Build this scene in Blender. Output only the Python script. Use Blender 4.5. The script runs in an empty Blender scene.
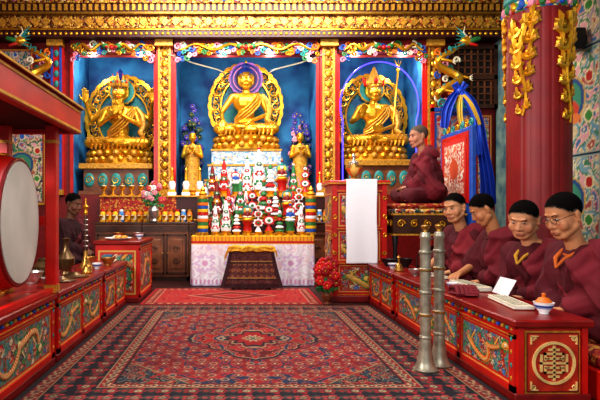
import bpy, math, random
import numpy as np
from mathutils import Vector, Matrix
random.seed(4)
PI=math.pi
col_=bpy.context.scene.collection
def lin(c):
    return tuple((x/12.92 if x<=.04045 else ((x+.055)/1.055)**2.4) for x in c)
def hx(h):
    return lin(tuple(int(h[i:i+2],16)/255 for i in (0,2,4)))
def srgb(h):
    return np.array([int(h[i:i+2],16)/255 for i in (0,2,4)])
# ---------------------------------------------------------------- materials
def newmat(name):
    m=bpy.data.materials.new(name); m.use_nodes=True
    nt=m.node_tree; b=nt.nodes['Principled BSDF']; return m,nt,b
def pm(name,h,rough=.5,metal=0,var=.18,scale=14,bump=0,h2=None,emit=0,spec=None):
    m,nt,b=newmat(name); c=hx(h); N=nt.nodes; L=nt.links
    tc=N.new('ShaderNodeTexCoord'); no=N.new('ShaderNodeTexNoise'); no.inputs['Scale'].default_value=scale; no.inputs['Detail'].default_value=4
    L.new(tc.outputs['Object'],no.inputs['Vector'])
    cr=N.new('ShaderNodeValToRGB'); e=cr.color_ramp.elements
    c2=hx(h2) if h2 else tuple(min(1,x*(1+var)) for x in c)
    c1=tuple(x*(1-var) for x in c)
    e[0].position=.35; e[0].color=(*c1,1); e[1].position=.65; e[1].color=(*c2,1)
    L.new(no.outputs['Fac'],cr.inputs['Fac']); L.new(cr.outputs['Color'],b.inputs['Base Color'])
    b.inputs['Roughness'].default_value=rough; b.inputs['Metallic'].default_value=metal
    if spec is not None: b.inputs['Specular IOR Level'].default_value=spec
    if bump:
        bp=N.new('ShaderNodeBump'); bp.inputs['Strength'].default_value=bump; bp.inputs['Distance'].default_value=.01
        L.new(no.outputs['Fac'],bp.inputs['Height']); L.new(bp.outputs['Normal'],b.inputs['Normal'])
    if emit:
        L.new(cr.outputs['Color'],b.inputs['Emission Color']); b.inputs['Emission Strength'].default_value=emit
    return m
def orn(name,cols,scale=20,rough=.5,metal=0,bump=.6,stretch=(1,1,1)):
    m,nt,b=newmat(name); N=nt.nodes; L=nt.links
    tc=N.new('ShaderNodeTexCoord'); mp=N.new('ShaderNodeMapping'); mp.inputs['Scale'].default_value=stretch
    no=N.new('ShaderNodeTexNoise'); no.inputs['Scale'].default_value=scale*.4
    mx=N.new('ShaderNodeVectorMath'); mx.operation='MULTIPLY_ADD'; mx.inputs[1].default_value=(.08,.08,.08)
    vo=N.new('ShaderNodeTexVoronoi'); vo.inputs['Scale'].default_value=scale
    L.new(tc.outputs['Object'],mp.inputs['Vector']); L.new(mp.outputs['Vector'],no.inputs['Vector'])
    L.new(no.outputs['Color'],mx.inputs[0]); L.new(mp.outputs['Vector'],mx.inputs[2]); L.new(mx.outputs['Vector'],vo.inputs['Vector'])
    sp=N.new('ShaderNodeSeparateColor'); L.new(vo.outputs['Color'],sp.inputs['Color'])
    cr=N.new('ShaderNodeValToRGB'); cr.color_ramp.interpolation='CONSTANT'; el=cr.color_ramp.elements
    el[0].position=0; el[0].color=(*hx(cols[0]),1); el[1].position=1/len(cols); el[1].color=(*hx(cols[1]),1)
    for i in range(2,len(cols)):
        x=el.new(i/len(cols)); x.color=(*hx(cols[i]),1)
    L.new(sp.outputs['Red'],cr.inputs['Fac']); L.new(cr.outputs['Color'],b.inputs['Base Color'])
    b.inputs['Roughness'].default_value=rough; b.inputs['Metallic'].default_value=metal
    bp=N.new('ShaderNodeBump'); bp.invert=True; bp.inputs['Strength'].default_value=bump; bp.inputs['Distance'].default_value=.012
    L.new(vo.outputs['Distance'],bp.inputs['Height']); L.new(bp.outputs['Normal'],b.inputs['Normal'])
    return m
def vcol(name,rough=.7,metal=0,scale=150,var=.25,spec=None):
    m,nt,b=newmat(name); N=nt.nodes; L=nt.links
    at=N.new('ShaderNodeAttribute'); at.attribute_name='Col'
    tc=N.new('ShaderNodeTexCoord'); no=N.new('ShaderNodeTexNoise'); no.inputs['Scale'].default_value=scale
    L.new(tc.outputs['Object'],no.inputs['Vector'])
    mr=N.new('ShaderNodeMapRange'); mr.inputs['To Min'].default_value=1-var; mr.inputs['To Max'].default_value=1+var
    L.new(no.outputs['Fac'],mr.inputs['Value'])
    vm=N.new('ShaderNodeVectorMath'); vm.operation='MULTIPLY'
    L.new(at.outputs['Color'],vm.inputs[0]); L.new(mr.outputs['Result'],vm.inputs[1]); L.new(vm.outputs['Vector'],b.inputs['Base Color'])
    b.inputs['Roughness'].default_value=rough; b.inputs['Metallic'].default_value=metal
    if spec is not None: b.inputs['Specular IOR Level'].default_value=spec
    return m
RED=pm('red_lacquer','c4180d',.38,0,.15,6)
DRED=pm('dark_red_paint','7c0e0c',.45)
DEEP=pm('deep_maroon_paint','380808',.5)
PILR=pm('pillar_red','800c0b',.5,0,.14,4)
GOLD=pm('gilded_gold','e2a428',.3,.68,.3,9)
GOLDP=pm('gold_paint','c89030',.45,.3,.35,30,.4)
GOLDD=pm('old_gold','8c641a',.45,.5,.3,25,.4)
GCARV=orn('carved_gilding',['cc9632','9c6618','52240c','dcae4c','80400f'],34,.4,.35,1.0)
MULTI=orn('painted_carving',['2f8f86','d9a441','b3261e','2b5fae','e8d9a8','3f8a3a','d9748a'],26,.5,0,.9)
BLUE=pm('niche_blue','104e94',.7,0,.3,2.6,0,'3288bc')
HALOB=pm('halo_teal_blue','1a5f8a',.6,0,.3,7,0,'2a8a86')
BLUEP=pm('blue_paint','1c4fa8',.5)
NAVYH=pm('statue_hair_blue','142a78',.5)
TEAL=pm('teal_paint','2c8c86',.5,0,.3,20)
GREEN=pm('green_paint','2c7a3c',.5)
PINK=pm('pink_paint','e08a9c',.5)
CREAM=pm('cream_paint','efe3c2',.55)
WHITE=pm('white_fabric','f4f4f2',.8,0,.04,8)
SKINW=pm('drum_hide','d2cdbd',.95,0,.1,3)
BLACK=pm('black_plastic','141414',.45)
ORANGE=pm('orange_paint','e8761c',.5)
SAFF=pm('saffron_cloth','b85a1a',.9); SAFY=pm('ochre_cloth','c08c28',.9)
YELLOW=pm('yellow_cloth','f2c01e',.65)
SILVER=pm('silver_metal','cfcdc6',.3,.85,.15,20)
HORN=pm('aged_brass_grey','aca48e',.42,.65,.25,18)
BRASS=pm('brass','b88a44',.35,.8,.25,15)
BRONZE=pm('dark_bronze','6e5638',.35,.8,.3,15)
WOOD=pm('brown_wood','7a4526',.45,0,.35,7,.15)
WOODD=pm('dark_wood','42210f',.45,0,.3,9,.15)
MAROON=pm('maroon_robe','540c17',.9,0,.18,5,.12)
MAROON2=pm('maroon_shawl','6c121f',.9,0,.18,5,.12)
MARW=pm('maroon_worn','7a1b25',.9,0,.2,5,.12)
MAR_SHADE=pm('maroon_painted_shade','30080e',.95,0,.2,5,.12)  # robe maroon with shade put into the colour, for the left figure
HAIR=pm('black_hair','0e0a08',1,0,.35,220,.5,spec=.08)
HAIRG=pm('grey_hair','5e5248',1,0,.3,220,.5,spec=.08)
EYEW=pm('eye_white','d8cfc2',.3); EYEB=pm('eye_dark','1a0f0a',.2)
MOSAIC=orn('pale_mosaic',['c8d6de','8fb0c8','d8dcd8','6a94b8','c0a890'],34,.3,0,.4)
BROC=orn('brocade',['1b2a4a','b3261e','d9a441','e8d9a8','254a36'],40,.7,0,.3)
BROCR=orn('red_brocade',['a3221a','7c100d','c8923a','a3221a','b8451f'],45,.7,0,.3)
VC=vcol('painted_colours',.5,0,120,.12); VCR=vcol('woven_wool',.95,0,260,.45)
VCC=vcol('painted_cloth',.85,0,60,.1); VSK=vcol('skin',.55,0,14,.06,.3); VSILK=vcol('silk',.5,0,30,.1)
DARK=pm('dark_void','160c0a',.8)
# ---------------------------------------------------------------- mesh builder
class MB:
    def __init__(s): s.v=[];s.f=[];s.m=[];s.mats=[];s.T=Matrix()
    def mi(s,mat):
        if mat not in s.mats: s.mats.append(mat)
        return s.mats.index(mat)
    def add(s,vs,fs,mat):
        b=len(s.v); T=s.T
        s.v+= [tuple(T@Vector(p)) for p in vs]
        k=s.mi(mat)
        for f in fs: s.f.append(tuple(b+i for i in f)); s.m.append(k)
    def box(s,c,d,mat,R=None,bev=0):
        x,y,z=d[0]/2,d[1]/2,d[2]/2
        if bev:
            o=[(-x+bev,-y),(x-bev,-y),(x,-y+bev),(x,y-bev),(x-bev,y),(-x+bev,y),(-x,y-bev),(-x,-y+bev)]
            i=[(a*(1-bev/x*.8),b*(1-bev/y*.8)) for a,b in o]
            vs=[(a,b,-z) for a,b in i]+[(a,b,-z+bev) for a,b in o]+[(a,b,z-bev) for a,b in o]+[(a,b,z) for a,b in i]
            fs=[tuple(range(7,-1,-1)),tuple(range(24,32))]
            for r in range(3):
                for k in range(8): fs.append((r*8+k,r*8+(k+1)%8,(r+1)*8+(k+1)%8,(r+1)*8+k))
        else:
            vs=[(a,b,e) for e in(-z,z) for a,b in((-x,-y),(x,-y),(x,y),(-x,y))]
            fs=[(3,2,1,0),(4,5,6,7),(0,1,5,4),(1,2,6,5),(2,3,7,6),(3,0,4,7)]
        C=Vector(c)
        vs=[((R@Vector(p)) if R else Vector(p))+C for p in vs]
        s.add(vs,fs,mat)
    def bx(s,x0,x1,y0,y1,z0,z1,mat,bev=0):
        s.box(((x0+x1)/2,(y0+y1)/2,(z0+z1)/2),(x1-x0,y1-y0,z1-z0),mat,None,bev)
    def lathe(s,prof,mat,c=(0,0,0),R=None,seg=20,sx=1,sy=1):
        vs=[];fs=[];n=len(prof);C=Vector(c)
        for r,z in prof:
            for k in range(seg):
                a=2*PI*k/seg; p=Vector((r*math.cos(a)*sx,r*math.sin(a)*sy,z))
                vs.append(((R@p) if R else p)+C)
        for i in range(n-1):
            for k in range(seg):
                fs.append((i*seg+k,i*seg+(k+1)%seg,(i+1)*seg+(k+1)%seg,(i+1)*seg+k))
        if prof[0][0]>1e-4: fs.append(tuple(range(seg-1,-1,-1)))
        if prof[-1][0]>1e-4: fs.append(tuple((n-1)*seg+k for k in range(seg)))
        s.add(vs,fs,mat)
    def ell(s,c,r,mat,R=None,seg=12,rings=8):
        if not hasattr(r,'__len__'): r=(r,r,r)
        vs=[];fs=[];C=Vector(c)
        for i in range(1,rings):
            t=PI*i/rings-PI/2
            for k in range(seg):
                a=2*PI*k/seg; p=Vector((r[0]*math.cos(t)*math.cos(a),r[1]*math.cos(t)*math.sin(a),r[2]*math.sin(t)))
                vs.append(((R@p) if R else p)+C)
        for q in(-1,1):
            p=Vector((0,0,q*r[2])); vs.append(((R@p) if R else p)+C)
        n=(rings-1)*seg
        for i in range(rings-2):
            for k in range(seg): fs.append((i*seg+k,i*seg+(k+1)%seg,(i+1)*seg+(k+1)%seg,(i+1)*seg+k))
        for k in range(seg):
            fs.append((n,(k+1)%seg,k)); fs.append((n+1,(rings-2)*seg+k,(rings-2)*seg+(k+1)%seg))
        s.add(vs,fs,mat)
    def cap(s,p0,p1,r0,r1,mat,seg=10,fl=1):
        p0=Vector(p0);p1=Vector(p1);d=p1-p0
        if d.length<1e-6: d=Vector((0,0,1e-4))
        q=d.to_track_quat('Z','Y').to_matrix()
        vs=[];fs=[];rows=[]
        for t in(-60,-30,0): rows.append((p0,r0,math.radians(t)))
        for t in(0,30,60): rows.append((p1,r1,math.radians(t)))
        for c,r,t in rows:
            for k in range(seg):
                a=2*PI*k/seg; vs.append(c+q@Vector((r*math.cos(t)*math.cos(a),fl*r*math.cos(t)*math.sin(a),r*math.sin(t))))
        vs.append(p0+q@Vector((0,0,-r0))); vs.append(p1+q@Vector((0,0,r1))); n=6*seg
        for i in range(5):
            for k in range(seg): fs.append((i*seg+k,i*seg+(k+1)%seg,(i+1)*seg+(k+1)%seg,(i+1)*seg+k))
        for k in range(seg):
            fs.append((n,(k+1)%seg,k)); fs.append((n+1,5*seg+k,5*seg+(k+1)%seg))
        s.add(vs,fs,mat)
    def tube(s,pts,r,mat,seg=6,closed=False):
        P=[Vector(p) for p in pts]; n=len(P)
        rr=r if hasattr(r,'__len__') else [r]*n
        vs=[];fs=[]; up=None
        for i in range(n):
            a=P[(i-1)%n] if (i>0 or closed) else P[i]; b=P[(i+1)%n] if (i<n-1 or closed) else P[i]
            t=(b-a).normalized()
            if up is None:
                up=t.orthogonal().normalized()
            up=(up-t*up.dot(t)); up=up.normalized() if up.length>1e-6 else t.orthogonal().normalized()
            w=t.cross(up)
            for k in range(seg):
                an=2*PI*k/seg; vs.append(P[i]+(up*math.cos(an)+w*math.sin(an))*rr[i])
        for i in range(n if closed else n-1):
            for k in range(seg):
                j=(i+1)%n; fs.append((i*seg+k,i*seg+(k+1)%seg,j*seg+(k+1)%seg,j*seg+k))
        if not closed:
            fs.append(tuple(range(seg-1,-1,-1))); fs.append(tuple((n-1)*seg+k for k in range(seg)))
        s.add(vs,fs,mat)
    def ring(s,c,rin,rout,th,mat,n=64,sx=1,sz=1,a0=0,a1=2*PI):
        f1=rin if callable(rin) else (lambda a:rin); f2=rout if callable(rout) else (lambda a:rout)
        vs=[];fs=[]; full=abs(a1-a0-2*PI)<1e-4; m=n if full else n+1
        for k in range(m):
            a=a0+(a1-a0)*k/n
            for r,y in((f1(a),-th/2),(f2(a),-th/2),(f2(a),th/2),(f1(a),th/2)):
                vs.append((c[0]+r*math.cos(a)*sx,c[1]+y,c[2]+r*math.sin(a)*sz))
        for k in range(n):
            j=(k+1)%m
            for q in range(4): fs.append((k*4+q,k*4+(q+1)%4,j*4+(q+1)%4,j*4+q))
        if not full: fs.append((3,2,1,0)); fs.append(tuple(n*4+q for q in range(4)))
        s.add(vs,fs,mat)
    def scroll(s,c,R,r,mat,u=(1,0,0),v=(0,0,1),turns=1.4,sg=1,a0=0,mapf=None,n=18):
        u=Vector(u);v=Vector(v);c=Vector(c);P=[];rr=[]
        for i in range(n):
            t=i/(n-1); a=a0+sg*turns*2*PI*t; q=R*(1-.82*t)
            P.append(c+(u*math.cos(a)+v*math.sin(a))*q); rr.append(r*(1-.35*t))
        if mapf: P=[mapf(p) for p in P]
        s.tube(P,rr,mat,5)
    def obj(s,name,parent=None,loc=(0,0,0),smooth=True,label=None,rz=0):
        me=bpy.data.meshes.new(name); me.from_pydata(s.v,[],s.f)
        for m in s.mats: me.materials.append(m)
        me.polygons.foreach_set('material_index',s.m)
        me.update()
        if smooth:
            me.polygons.foreach_set('use_smooth',[True]*len(me.polygons))
            try: me.set_sharp_from_angle(angle=math.radians(38))
            except Exception: pass
        o=bpy.data.objects.new(name,me); col_.objects.link(o); o.location=loc; o.rotation_euler[2]=rz
        if parent: o.parent=parent
        if label: o['label']=label
        return o
def top(o,label,cat,group=None):
    o['label']=label; o['category']=cat
    if group: o['group']=group
    return o
def E(name,loc,label,cat,group=None,rz=0):
    o=bpy.data.objects.new(name,None); o.empty_display_size=.1; col_.objects.link(o); o.location=loc; o.rotation_euler[2]=rz
    return top(o,label,cat,group)
def struct(o):
    o['kind']='structure'; return o
def kids(o): return [c for c in bpy.data.objects if c.parent==o]
def dup(o,loc,rz=0,sc=None,label=None):
    n=o.copy(); col_.objects.link(n); n.location=loc; n.rotation_euler[2]=rz
    if sc: n.scale=(sc,)*3 if not hasattr(sc,'__len__') else sc
    if label: n['label']=label
    def rec(a,b):
        for c in kids(a):
            k=c.copy(); col_.objects.link(k); k.parent=b; rec(c,k)
    rec(o,n); return n
def setcol(me,c):
    c=np.clip(c,0,1); c=np.where(c<=.04045,c/12.92,((c+.055)/1.055)**2.4)
    a=me.color_attributes.new('Col','FLOAT_COLOR','POINT')
    a.data.foreach_set('color',np.concatenate([c,np.ones((len(c),1))],1).ravel().astype(np.float32))
# ---------------------------------------------------------------- painted grids
def painted(name,O,U,V,w,h,nx,ny,fn,parent=None,hf=None,mat=VC,warp=None,th=0):
    U=np.array(U,float);V=np.array(V,float);O=np.array(O,float);Nn=np.cross(U,V)
    u,v=np.meshgrid(np.linspace(0,w,nx+1),np.linspace(0,h,ny+1)); u=u.ravel();v=v.ravel()
    P=O+u[:,None]*U+v[:,None]*V
    if hf is not None: P=P+hf(u,v)[:,None]*Nn
    if warp is not None: P=warp(P,u,v)
    me=bpy.data.meshes.new(name)
    i=np.arange(ny)[:,None]*(nx+1)+np.arange(nx)[None,:]; i=i.ravel()
    F=np.stack([i,i+1,i+nx+2,i+nx+1],1)
    me.from_pydata(P.tolist(),[],F.tolist())
    setcol(me,fn(u,v))
    me.materials.append(mat); me.polygons.foreach_set('use_smooth',[True]*len(me.polygons)); me.update()
    o=bpy.data.objects.new(name,me); col_.objects.link(o)
    if parent: o.parent=parent
    if th:
        sm=o.modifiers.new('thickness','SOLIDIFY'); sm.thickness=th; sm.offset=-1
    return o
def nz(u,v,seed,f,n=7):
    r=np.random.RandomState(seed); s=0
    for k in range(n):
        t=r.rand()*2*PI; q=f*(.6+.9*r.rand()); s=s+np.sin(2*PI*q*(u*np.cos(t)+v*np.sin(t))+r.rand()*6.28)
    return s/n*1.7
def arab(u,v,seed,f,pal,lines=None,k=3.0):
    a=nz(u,v,seed,f); b=nz(u,v,seed+1,f)
    c=nz(u+.22/f*a,v+.22/f*b,seed+2,f)
    q=(c+2)*k; idx=np.floor(q).astype(int)%len(pal); col=np.array([srgb(p) for p in pal])[idx]
    if lines:
        col=np.where(((q%1)<.16)[:,None],srgb(lines),col)
    return col
def pdist(u,v,pts):
    best=np.full(u.shape,1e9); par=np.zeros(u.shape)
    for i in range(len(pts)-1):
        ax,ay=pts[i];bx,by=pts[i+1];dx,dy=bx-ax,by-ay;L=dx*dx+dy*dy+1e-12
        t=np.clip(((u-ax)*dx+(v-ay)*dy)/L,0,1); d=np.hypot(u-ax-t*dx,v-ay-t*dy)
        m=d<best; best=np.where(m,d,best); par=np.where(m,i+t,par)
    return best,par/len(pts)
def put(c,m,h): return np.where(m[:,None],srgb(h),c)
def dpath(w,h,seed):
    r=np.random.RandomState(seed); nw=max(.75,w/h*.36); ph=r.rand()*6; lp=.13+.12*r.rand()
    return [(w*(.14+.70*t)+h*lp*math.sin(2*PI*t*nw*2+ph),h*(.5+.22*math.sin(2*PI*t*nw+ph)+.09*math.sin(2*PI*t*nw*2.6+ph*2))) for t in np.linspace(0,1,64)]
def panel_fn(w,h,seed,flip=False,pal=('2f8076','2a6e66','4a9c8c','2a5f8a','a8281c','3a7a94'),body=('d04a20','dc9c40')):
    pts=dpath(w,h,seed); r0=np.random.RandomState(seed+5)
    spots=[(w*(.04+.92*r0.rand()),h*(.1+.8*r0.rand()),h*(.05+.06*r0.rand()),r0.randint(6)) for k in range(int(20*w/h))]
    legs=[]
    for q in(14,26,42,54):
        x,y=pts[q]; s_=1 if r0.rand()>.5 else -1; k=(x+h*.12,y+s_*h*.15); f=(x+h*.22,y+s_*h*.26); legs.append([(x,y),k,f]); 
        for a_ in(-.6,0,.6): legs.append([f,(f[0]+h*.07*math.cos(a_+.3),f[1]+s_*h*.07*math.sin(a_+.9))])
    def fn(u,v):
        if flip: u=w-u
        c=arab(u,v,seed,3.2/h,list(pal),'b8a058',2.8)
        for (cx,cy,R,k) in spots:
            dd=np.hypot(u-cx,(v-cy)*1.2); an=np.arctan2(v-cy,u-cx); rr=R*(1+.22*np.cos(5*an+k))
            c=put(c,dd<rr,['dccca4','c86a64','c0241a','3f7fb8','c8281c','3a9a5c'][k]); c=put(c,(dd<rr)&(dd>rr*.80),'3a140c'); sp=((dd/rr*2.2+an/6.283)%1)<.22; c=put(c,(dd<rr*.8)&sp,'f0dca8' if k in(1,2,4) else '8a1a14')
        for L in legs:
            d,_=pdist(u,v,L); r=h*.03 if len(L)==3 else h*.012; c=put(c,d<r*1.6,'2a100c'); c=put(c,d<r,body[1] if len(L)==3 else 'e8dcc0')
        d,p=pdist(u,v,pts); r=h*.058*(.35+1.0*np.sin(PI*np.clip(p*.9+.08,0,1)))
        c=put(c,d<r*1.45,'2a100c'); c=put(c,d<r*1.1,body[0]); c=put(c,(d<r)&(((p*60)%1)<.4),body[1]); c=put(c,d<r*.3,'d8a868')
        c=put(c,(d>r*1.1)&(d<r*1.75)&(((p*34)%1)<.4),'4f9a5a')
        hx_,hy=pts[-1]; dd=np.hypot((u-hx_)*.75,v-hy); an=np.arctan2(v-hy,u-hx_)
        c=put(c,dd<h*.15*(1+.25*np.cos(7*an)),'2f8a4a'); c=put(c,dd<h*.105,'2a100c'); c=put(c,dd<h*.095,body[1]); c=put(c,np.hypot(u-hx_-h*.03,v-hy-h*.02)<h*.03,'f0ead8'); c=put(c,np.hypot(u-hx_-h*.035,v-hy-h*.02)<h*.014,'111111')
        c=put(c,(np.abs(v-hy+h*.04)<h*.016)&(u>hx_)&(u<hx_+h*.12),'b8180f')
        e=np.minimum(np.minimum(u,w-u),np.minimum(v,h-v))
        c=put(c,e<h*.085,'c01c10'); c=put(c,e<h*.04,'d8a850'); return c
    def hf(u,v):
        uu=w-u if flip else u
        d,p=pdist(uu,v,pts); r=h*.065
        return .002+.007*np.sqrt(np.clip(1-(d/r)**2,0,1))+.0015*nz(uu,v,seed,3.0/h)
    return fn,hf
def thangka_fn(w,h,seed,bg='2c7f8c',bw=.07,edge=('8c1a18','d9a441')):
    def fn(u,v):
        e=np.minimum(np.minimum(u,w-u),np.minimum(v,h-v))
        c=arab(u,v,seed,3.5/w,[bg,'c9b48a','a84a48','3d6f9a','d9a0a0','47805a'],'e8d9a8')
        cx,cy=w/2,h*.55; d=np.hypot(u-cx,v-cy)
        c=put(c,d<w*.27,'c9a24a'); c=put(c,d<w*.25,'2b4f7f'); c=put(c,d<w*.2,'3f8a6a')
        dd=np.hypot((u-cx)/1.2,(v-(cy-.12*w))/.9); c=put(c,dd<w*.13,'c8452e'); c=put(c,np.hypot((u-cx)/1.9,(v-(cy-.22*w))/.7)<w*.1,'d97a3a')
        c=put(c,np.hypot(u-cx,(v-cy-.06*w)/1.15)<w*.055,'e0b06a')
        for k in range(6):
            a=k*PI/3+.5; d=np.hypot(u-cx-.37*w*math.cos(a),v-cy-.37*h*math.sin(a)); c=put(c,d<w*.075,'e8d9a8'); c=put(c,d<w*.055,['b3261e','2b5fae','3f8a3a'][k%3])
        c=put(c,e<w*bw,edge[0]); c=put(c,(e<w*bw*.64)&(e>w*bw*.28),edge[1]); return c
    return fn
def rug_fn(a,b,kf=.47):
    def fn(u,v):
        x=u-a; y=v-b; ax=np.abs(x); ay=np.abs(y)
        dx=a-ax; dy=(b-ay)*1.25; d=np.minimum(dx,dy)
        t=np.where(dx<dy,y,x)
        c=arab(ax,ay,11,3.9,['740c10','861215','660a0e','861215','1c2840','8e1618'],'7c4434',2.8)
        g_=12.5
        gx=(ax*g_)%1-.5; gy=(ay*g_)%1-.5; ff=np.hypot(gx,gy); th=np.arctan2(gy,gx)
        par=(np.floor(ax*g_)+np.floor(ay*g_))%3
        c=put(c,(ff<.36+.09*np.cos(6*th))&(par==0),'96584a'); c=put(c,(ff<.24+.05*np.cos(6*th))&(par==0),'5a090d'); c=put(c,(ff<.1)&(par==0),'c8b48c')
        c=put(c,(ff<.30+.1*np.cos(4*th))&(par==1),'18243c'); c=put(c,(ff<.13)&(par==1),'a83020')
        c=put(c,(np.abs(ff-.3)<.06)&(par==2),'98745c'); c=put(c,(ff<.12)&(par==2),'284844')
        md=ax/.52+ay/.62+.06*np.cos(np.arctan2(ay,ax)*12)
        ring=(np.abs(md-1.04)<.025); c=put(c,ring,'16161e'); c=put(c,(md<1.0)&(md>.982),'94805e')
        inner=arab(ax,ay,19,6,['921014','840e13','9c1a1c','5a090c','921014','1c2c42'],'98705a',2.4)
        c=np.where((md<.982)[:,None],inner,c)
        c=put(c,(np.abs(md-.5)<.022),'94805e'); c=put(c,md<.46,'161620'); c=put(c,(md<.38),'8e1014'); c=put(c,md<.16,'a8946c'); c=put(c,md<.08,'141e34')
        cd=(a-kf-ax)/.42+(b-kf*.8-ay)/.42
        c=put(c,(cd<1.03),'84704c'); c=np.where((cd<1.0)[:,None],arab(ax,ay,31,6,['16161e','1e303c','66090e','44342e','861215'],'8c7858'),c)
        def motif(p,cen,wd,base,f1,f2,f3):
            g=((t+100*p)/p)%1-.5; hh=(d-cen)/wd; r=np.hypot(g*p/wd,hh); an=np.arctan2(hh,g)
            cc=np.tile(srgb(base),(len(u),1)); vine=np.abs(hh-.3*np.sin(2*PI*(t/p+.25)))<.06
            cc=put(cc,vine,f3); cc=put(cc,r<.36+.09*np.cos(5*an),f1); cc=put(cc,r<.22,base); cc=put(cc,r<.16,f2); cc=put(cc,r<.07,f3)
            g2=((t/p)+.5)%1-.5; r2=np.hypot(g2*p/wd,hh*1.1); cc=put(cc,r2<.24+.07*np.cos(4*np.arctan2(hh,g2)),f3); cc=put(cc,r2<.12,f1)
            return cc
        def band(c,lo,hi,cc): return np.where(((d>=lo)&(d<hi))[:,None],cc,c)
        solid=lambda h:np.tile(srgb(h),(len(u),1))
        c=band(c,kf-.012,kf,solid('120e14'))
        c=band(c,kf-.08,kf-.012,motif(.08,kf-.046,.068,'7a0d14','a08c68','14141e','443c30'))
        c=band(c,kf-.09,kf-.08,solid('8c7858'))
        c=band(c,.12,kf-.09,motif(.15,kf-.09-.065,.13,'100e18','84141a','948060','443028'))
        c=band(c,.12,.25,motif(.15,.185,.13,'100e18','94302c','7c6c50','3c3430'))
        c=band(c,.11,.12,solid('84704c'))
        c=band(c,.03,.11,motif(.09,.07,.08,'6e0c12','8c7858','14141e','6c3428'))
        c=band(c,-1,.03,solid('1c1416')); 
        wear=nz(u,v,77,1.1)*.05+nz(u,v,78,4)*.03
        return c*(1.06+wear[:,None])
    return fn
def rug2_fn(a,b):
    def fn(u,v):
        x=u-a;y=v-b;ax=np.abs(x);ay=np.abs(y); d=np.minimum(a-ax,(b-ay))
        c=arab(ax,ay,7,4,['9c1014','a8161a','8e0e12','a8161a'],'ac5440',2.5)
        md=ax/.5+ay/.3; c=put(c,md<1.05,'bc8064'); c=put(c,md<.97,'740c10'); c=put(c,md<.5,'ac604c'); c=put(c,md<.38,'9c1014')
        c=put(c,(d<.15),'ac6c54'); g=(np.where((a-ax)<(b-ay),y,x)*11)%1
        c=put(c,(d<.138),'740c10'); c=put(c,(d<.12)&(d>.05)&(np.hypot(g-.5,(d-.085)*11)<.3),'b87458'); c=put(c,d<.035,'b01c1a'); c=put(c,d<.015,'540c10'); return c
    return fn
# ================================================================ SETTING
mb=MB(); mb.bx(-3.7,4.0,-1,9.2,-.08,0,pm('floor_boards','3a120e',.5,0,.25,4)); struct(mb.obj('floor',smooth=False))
mb=MB(); mb.bx(-3.8,4.1,-1,9.3,4.45,4.55,DRED); struct(mb.obj('ceiling',smooth=False))
mb=MB(); mb.bx(-3.8,-3.7,-1,9.3,-.08,4.45,DRED); struct(mb.obj('wall_left',smooth=False))
WALLT=pm('painted_wall','4f8090',.7,0,.3,5,0,'8aa89c')
mb=MB(); mb.bx(4.0,4.1,-1,9.3,-.08,4.45,WALLT); struct(mb.obj('wall_right',smooth=False))
n=1
def trim(mb,smooth=True):
    global n
    o=struct(mb.obj('trim_%d'%n,smooth=smooth)); n+=1; return o
mb=MB(); mb.bx(-3.7,4.0,8.98,9.2,0,4.45,BLUE); struct(mb.obj('wall_back',smooth=False))
mb=MB(); mb.bx(-3.7,4.0,8.0,8.978,0,1.26,DRED); trim(mb,False)
mb=MB(); mb.bx(-3.7,4.0,8.0,8.14,3.42,4.45,DRED); trim(mb,False)
mb=MB(); mb.bx(-3.7,4.0,8.142,8.978,3.9,4.0,BLUE); trim(mb,False)
for a,b in((-3.7,-2.53),(-1.20,-.95),(1.29,1.56),(2.92,4.0)):
    mb=MB(); mb.bx(a,b,8.0,8.978,1.262,3.418,DRED); mb.bx(a,b,8.142,8.978,3.418,3.898,DRED); 
    for xx,s_ in((a,-1),(b,1)): mb.bx(min(xx,xx+.012*s_),max(xx,xx+.012*s_),8.05,8.97,1.27,3.88,BLUE); mb.bx(min(xx,xx+.045*s_),max(xx,xx+.045*s_),7.97,8.0,1.26,3.42,RED)
    trim(mb,False)
for x,w in((-1.075,.13),(1.425,.13),(3.03,.13),(-2.72,.10)):
    mb=MB()
    mb.bx(x-w/2,x+w/2,7.92,8.0,1.26,3.6,GCARV if w>.11 else RED)
    for s_ in(-1,1):
        mb.bx(x+s_*(w/2+.015)-.015,x+s_*(w/2+.015)+.015,7.9,8.0,1.26,3.6,GOLDP if w>.11 else BLUEP)
        mb.bx(x+s_*(w/2+.045)-.015,x+s_*(w/2+.045)+.015,7.93,8.0,1.26,3.6,RED)
    for k in range(14):
        z=1.4+k*.155; mb.ell((x,7.915,z),(w*.36,.02,.055),GOLD if w>.11 else TEAL,seg=8,rings=6)
    mb.box((x,7.9,1.3),(w+.12,.12,.08),GOLDP); mb.box((x,7.9,3.56),(w+.14,.14,.1),GOLDP)
    trim(mb)
def course(y,z0,z1,base,blocks):
    mb=MB(); mb.bx(-3.7,4.0,y,8.0,z0,z1,base)
    for (zz,hh,wd,gap,mat,pr,shape) in blocks:
        x=-3.66
        while x<3.98-wd:
            if shape=='b': mb.bx(x,x+wd,y-pr,y,zz,zz+hh,mat)
            elif shape=='e': mb.ell((x+wd/2,y,zz+hh/2),(wd/2,pr,hh/2),mat,seg=8,rings=5)
            else: mb.box((x+wd/2,y,zz+hh/2),(wd*.7,pr*2,wd*.7),mat,Matrix.Rotation(PI/4,3,'Y'))
            x+=wd+gap
    trim(mb)
course(7.72,3.60,3.70,DEEP,[(3.625,.05,.05,.03,GOLD,.02,'e')])
course(7.70,3.70,3.72,GOLD,[])
course(7.68,3.72,3.90,GCARV,[(3.735,.15,.13,.03,GOLDP,.02,'d'),(3.80,.03,.03,.13,RED,.03,'e')])
course(7.60,3.90,3.93,GOLDD,[])
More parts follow.
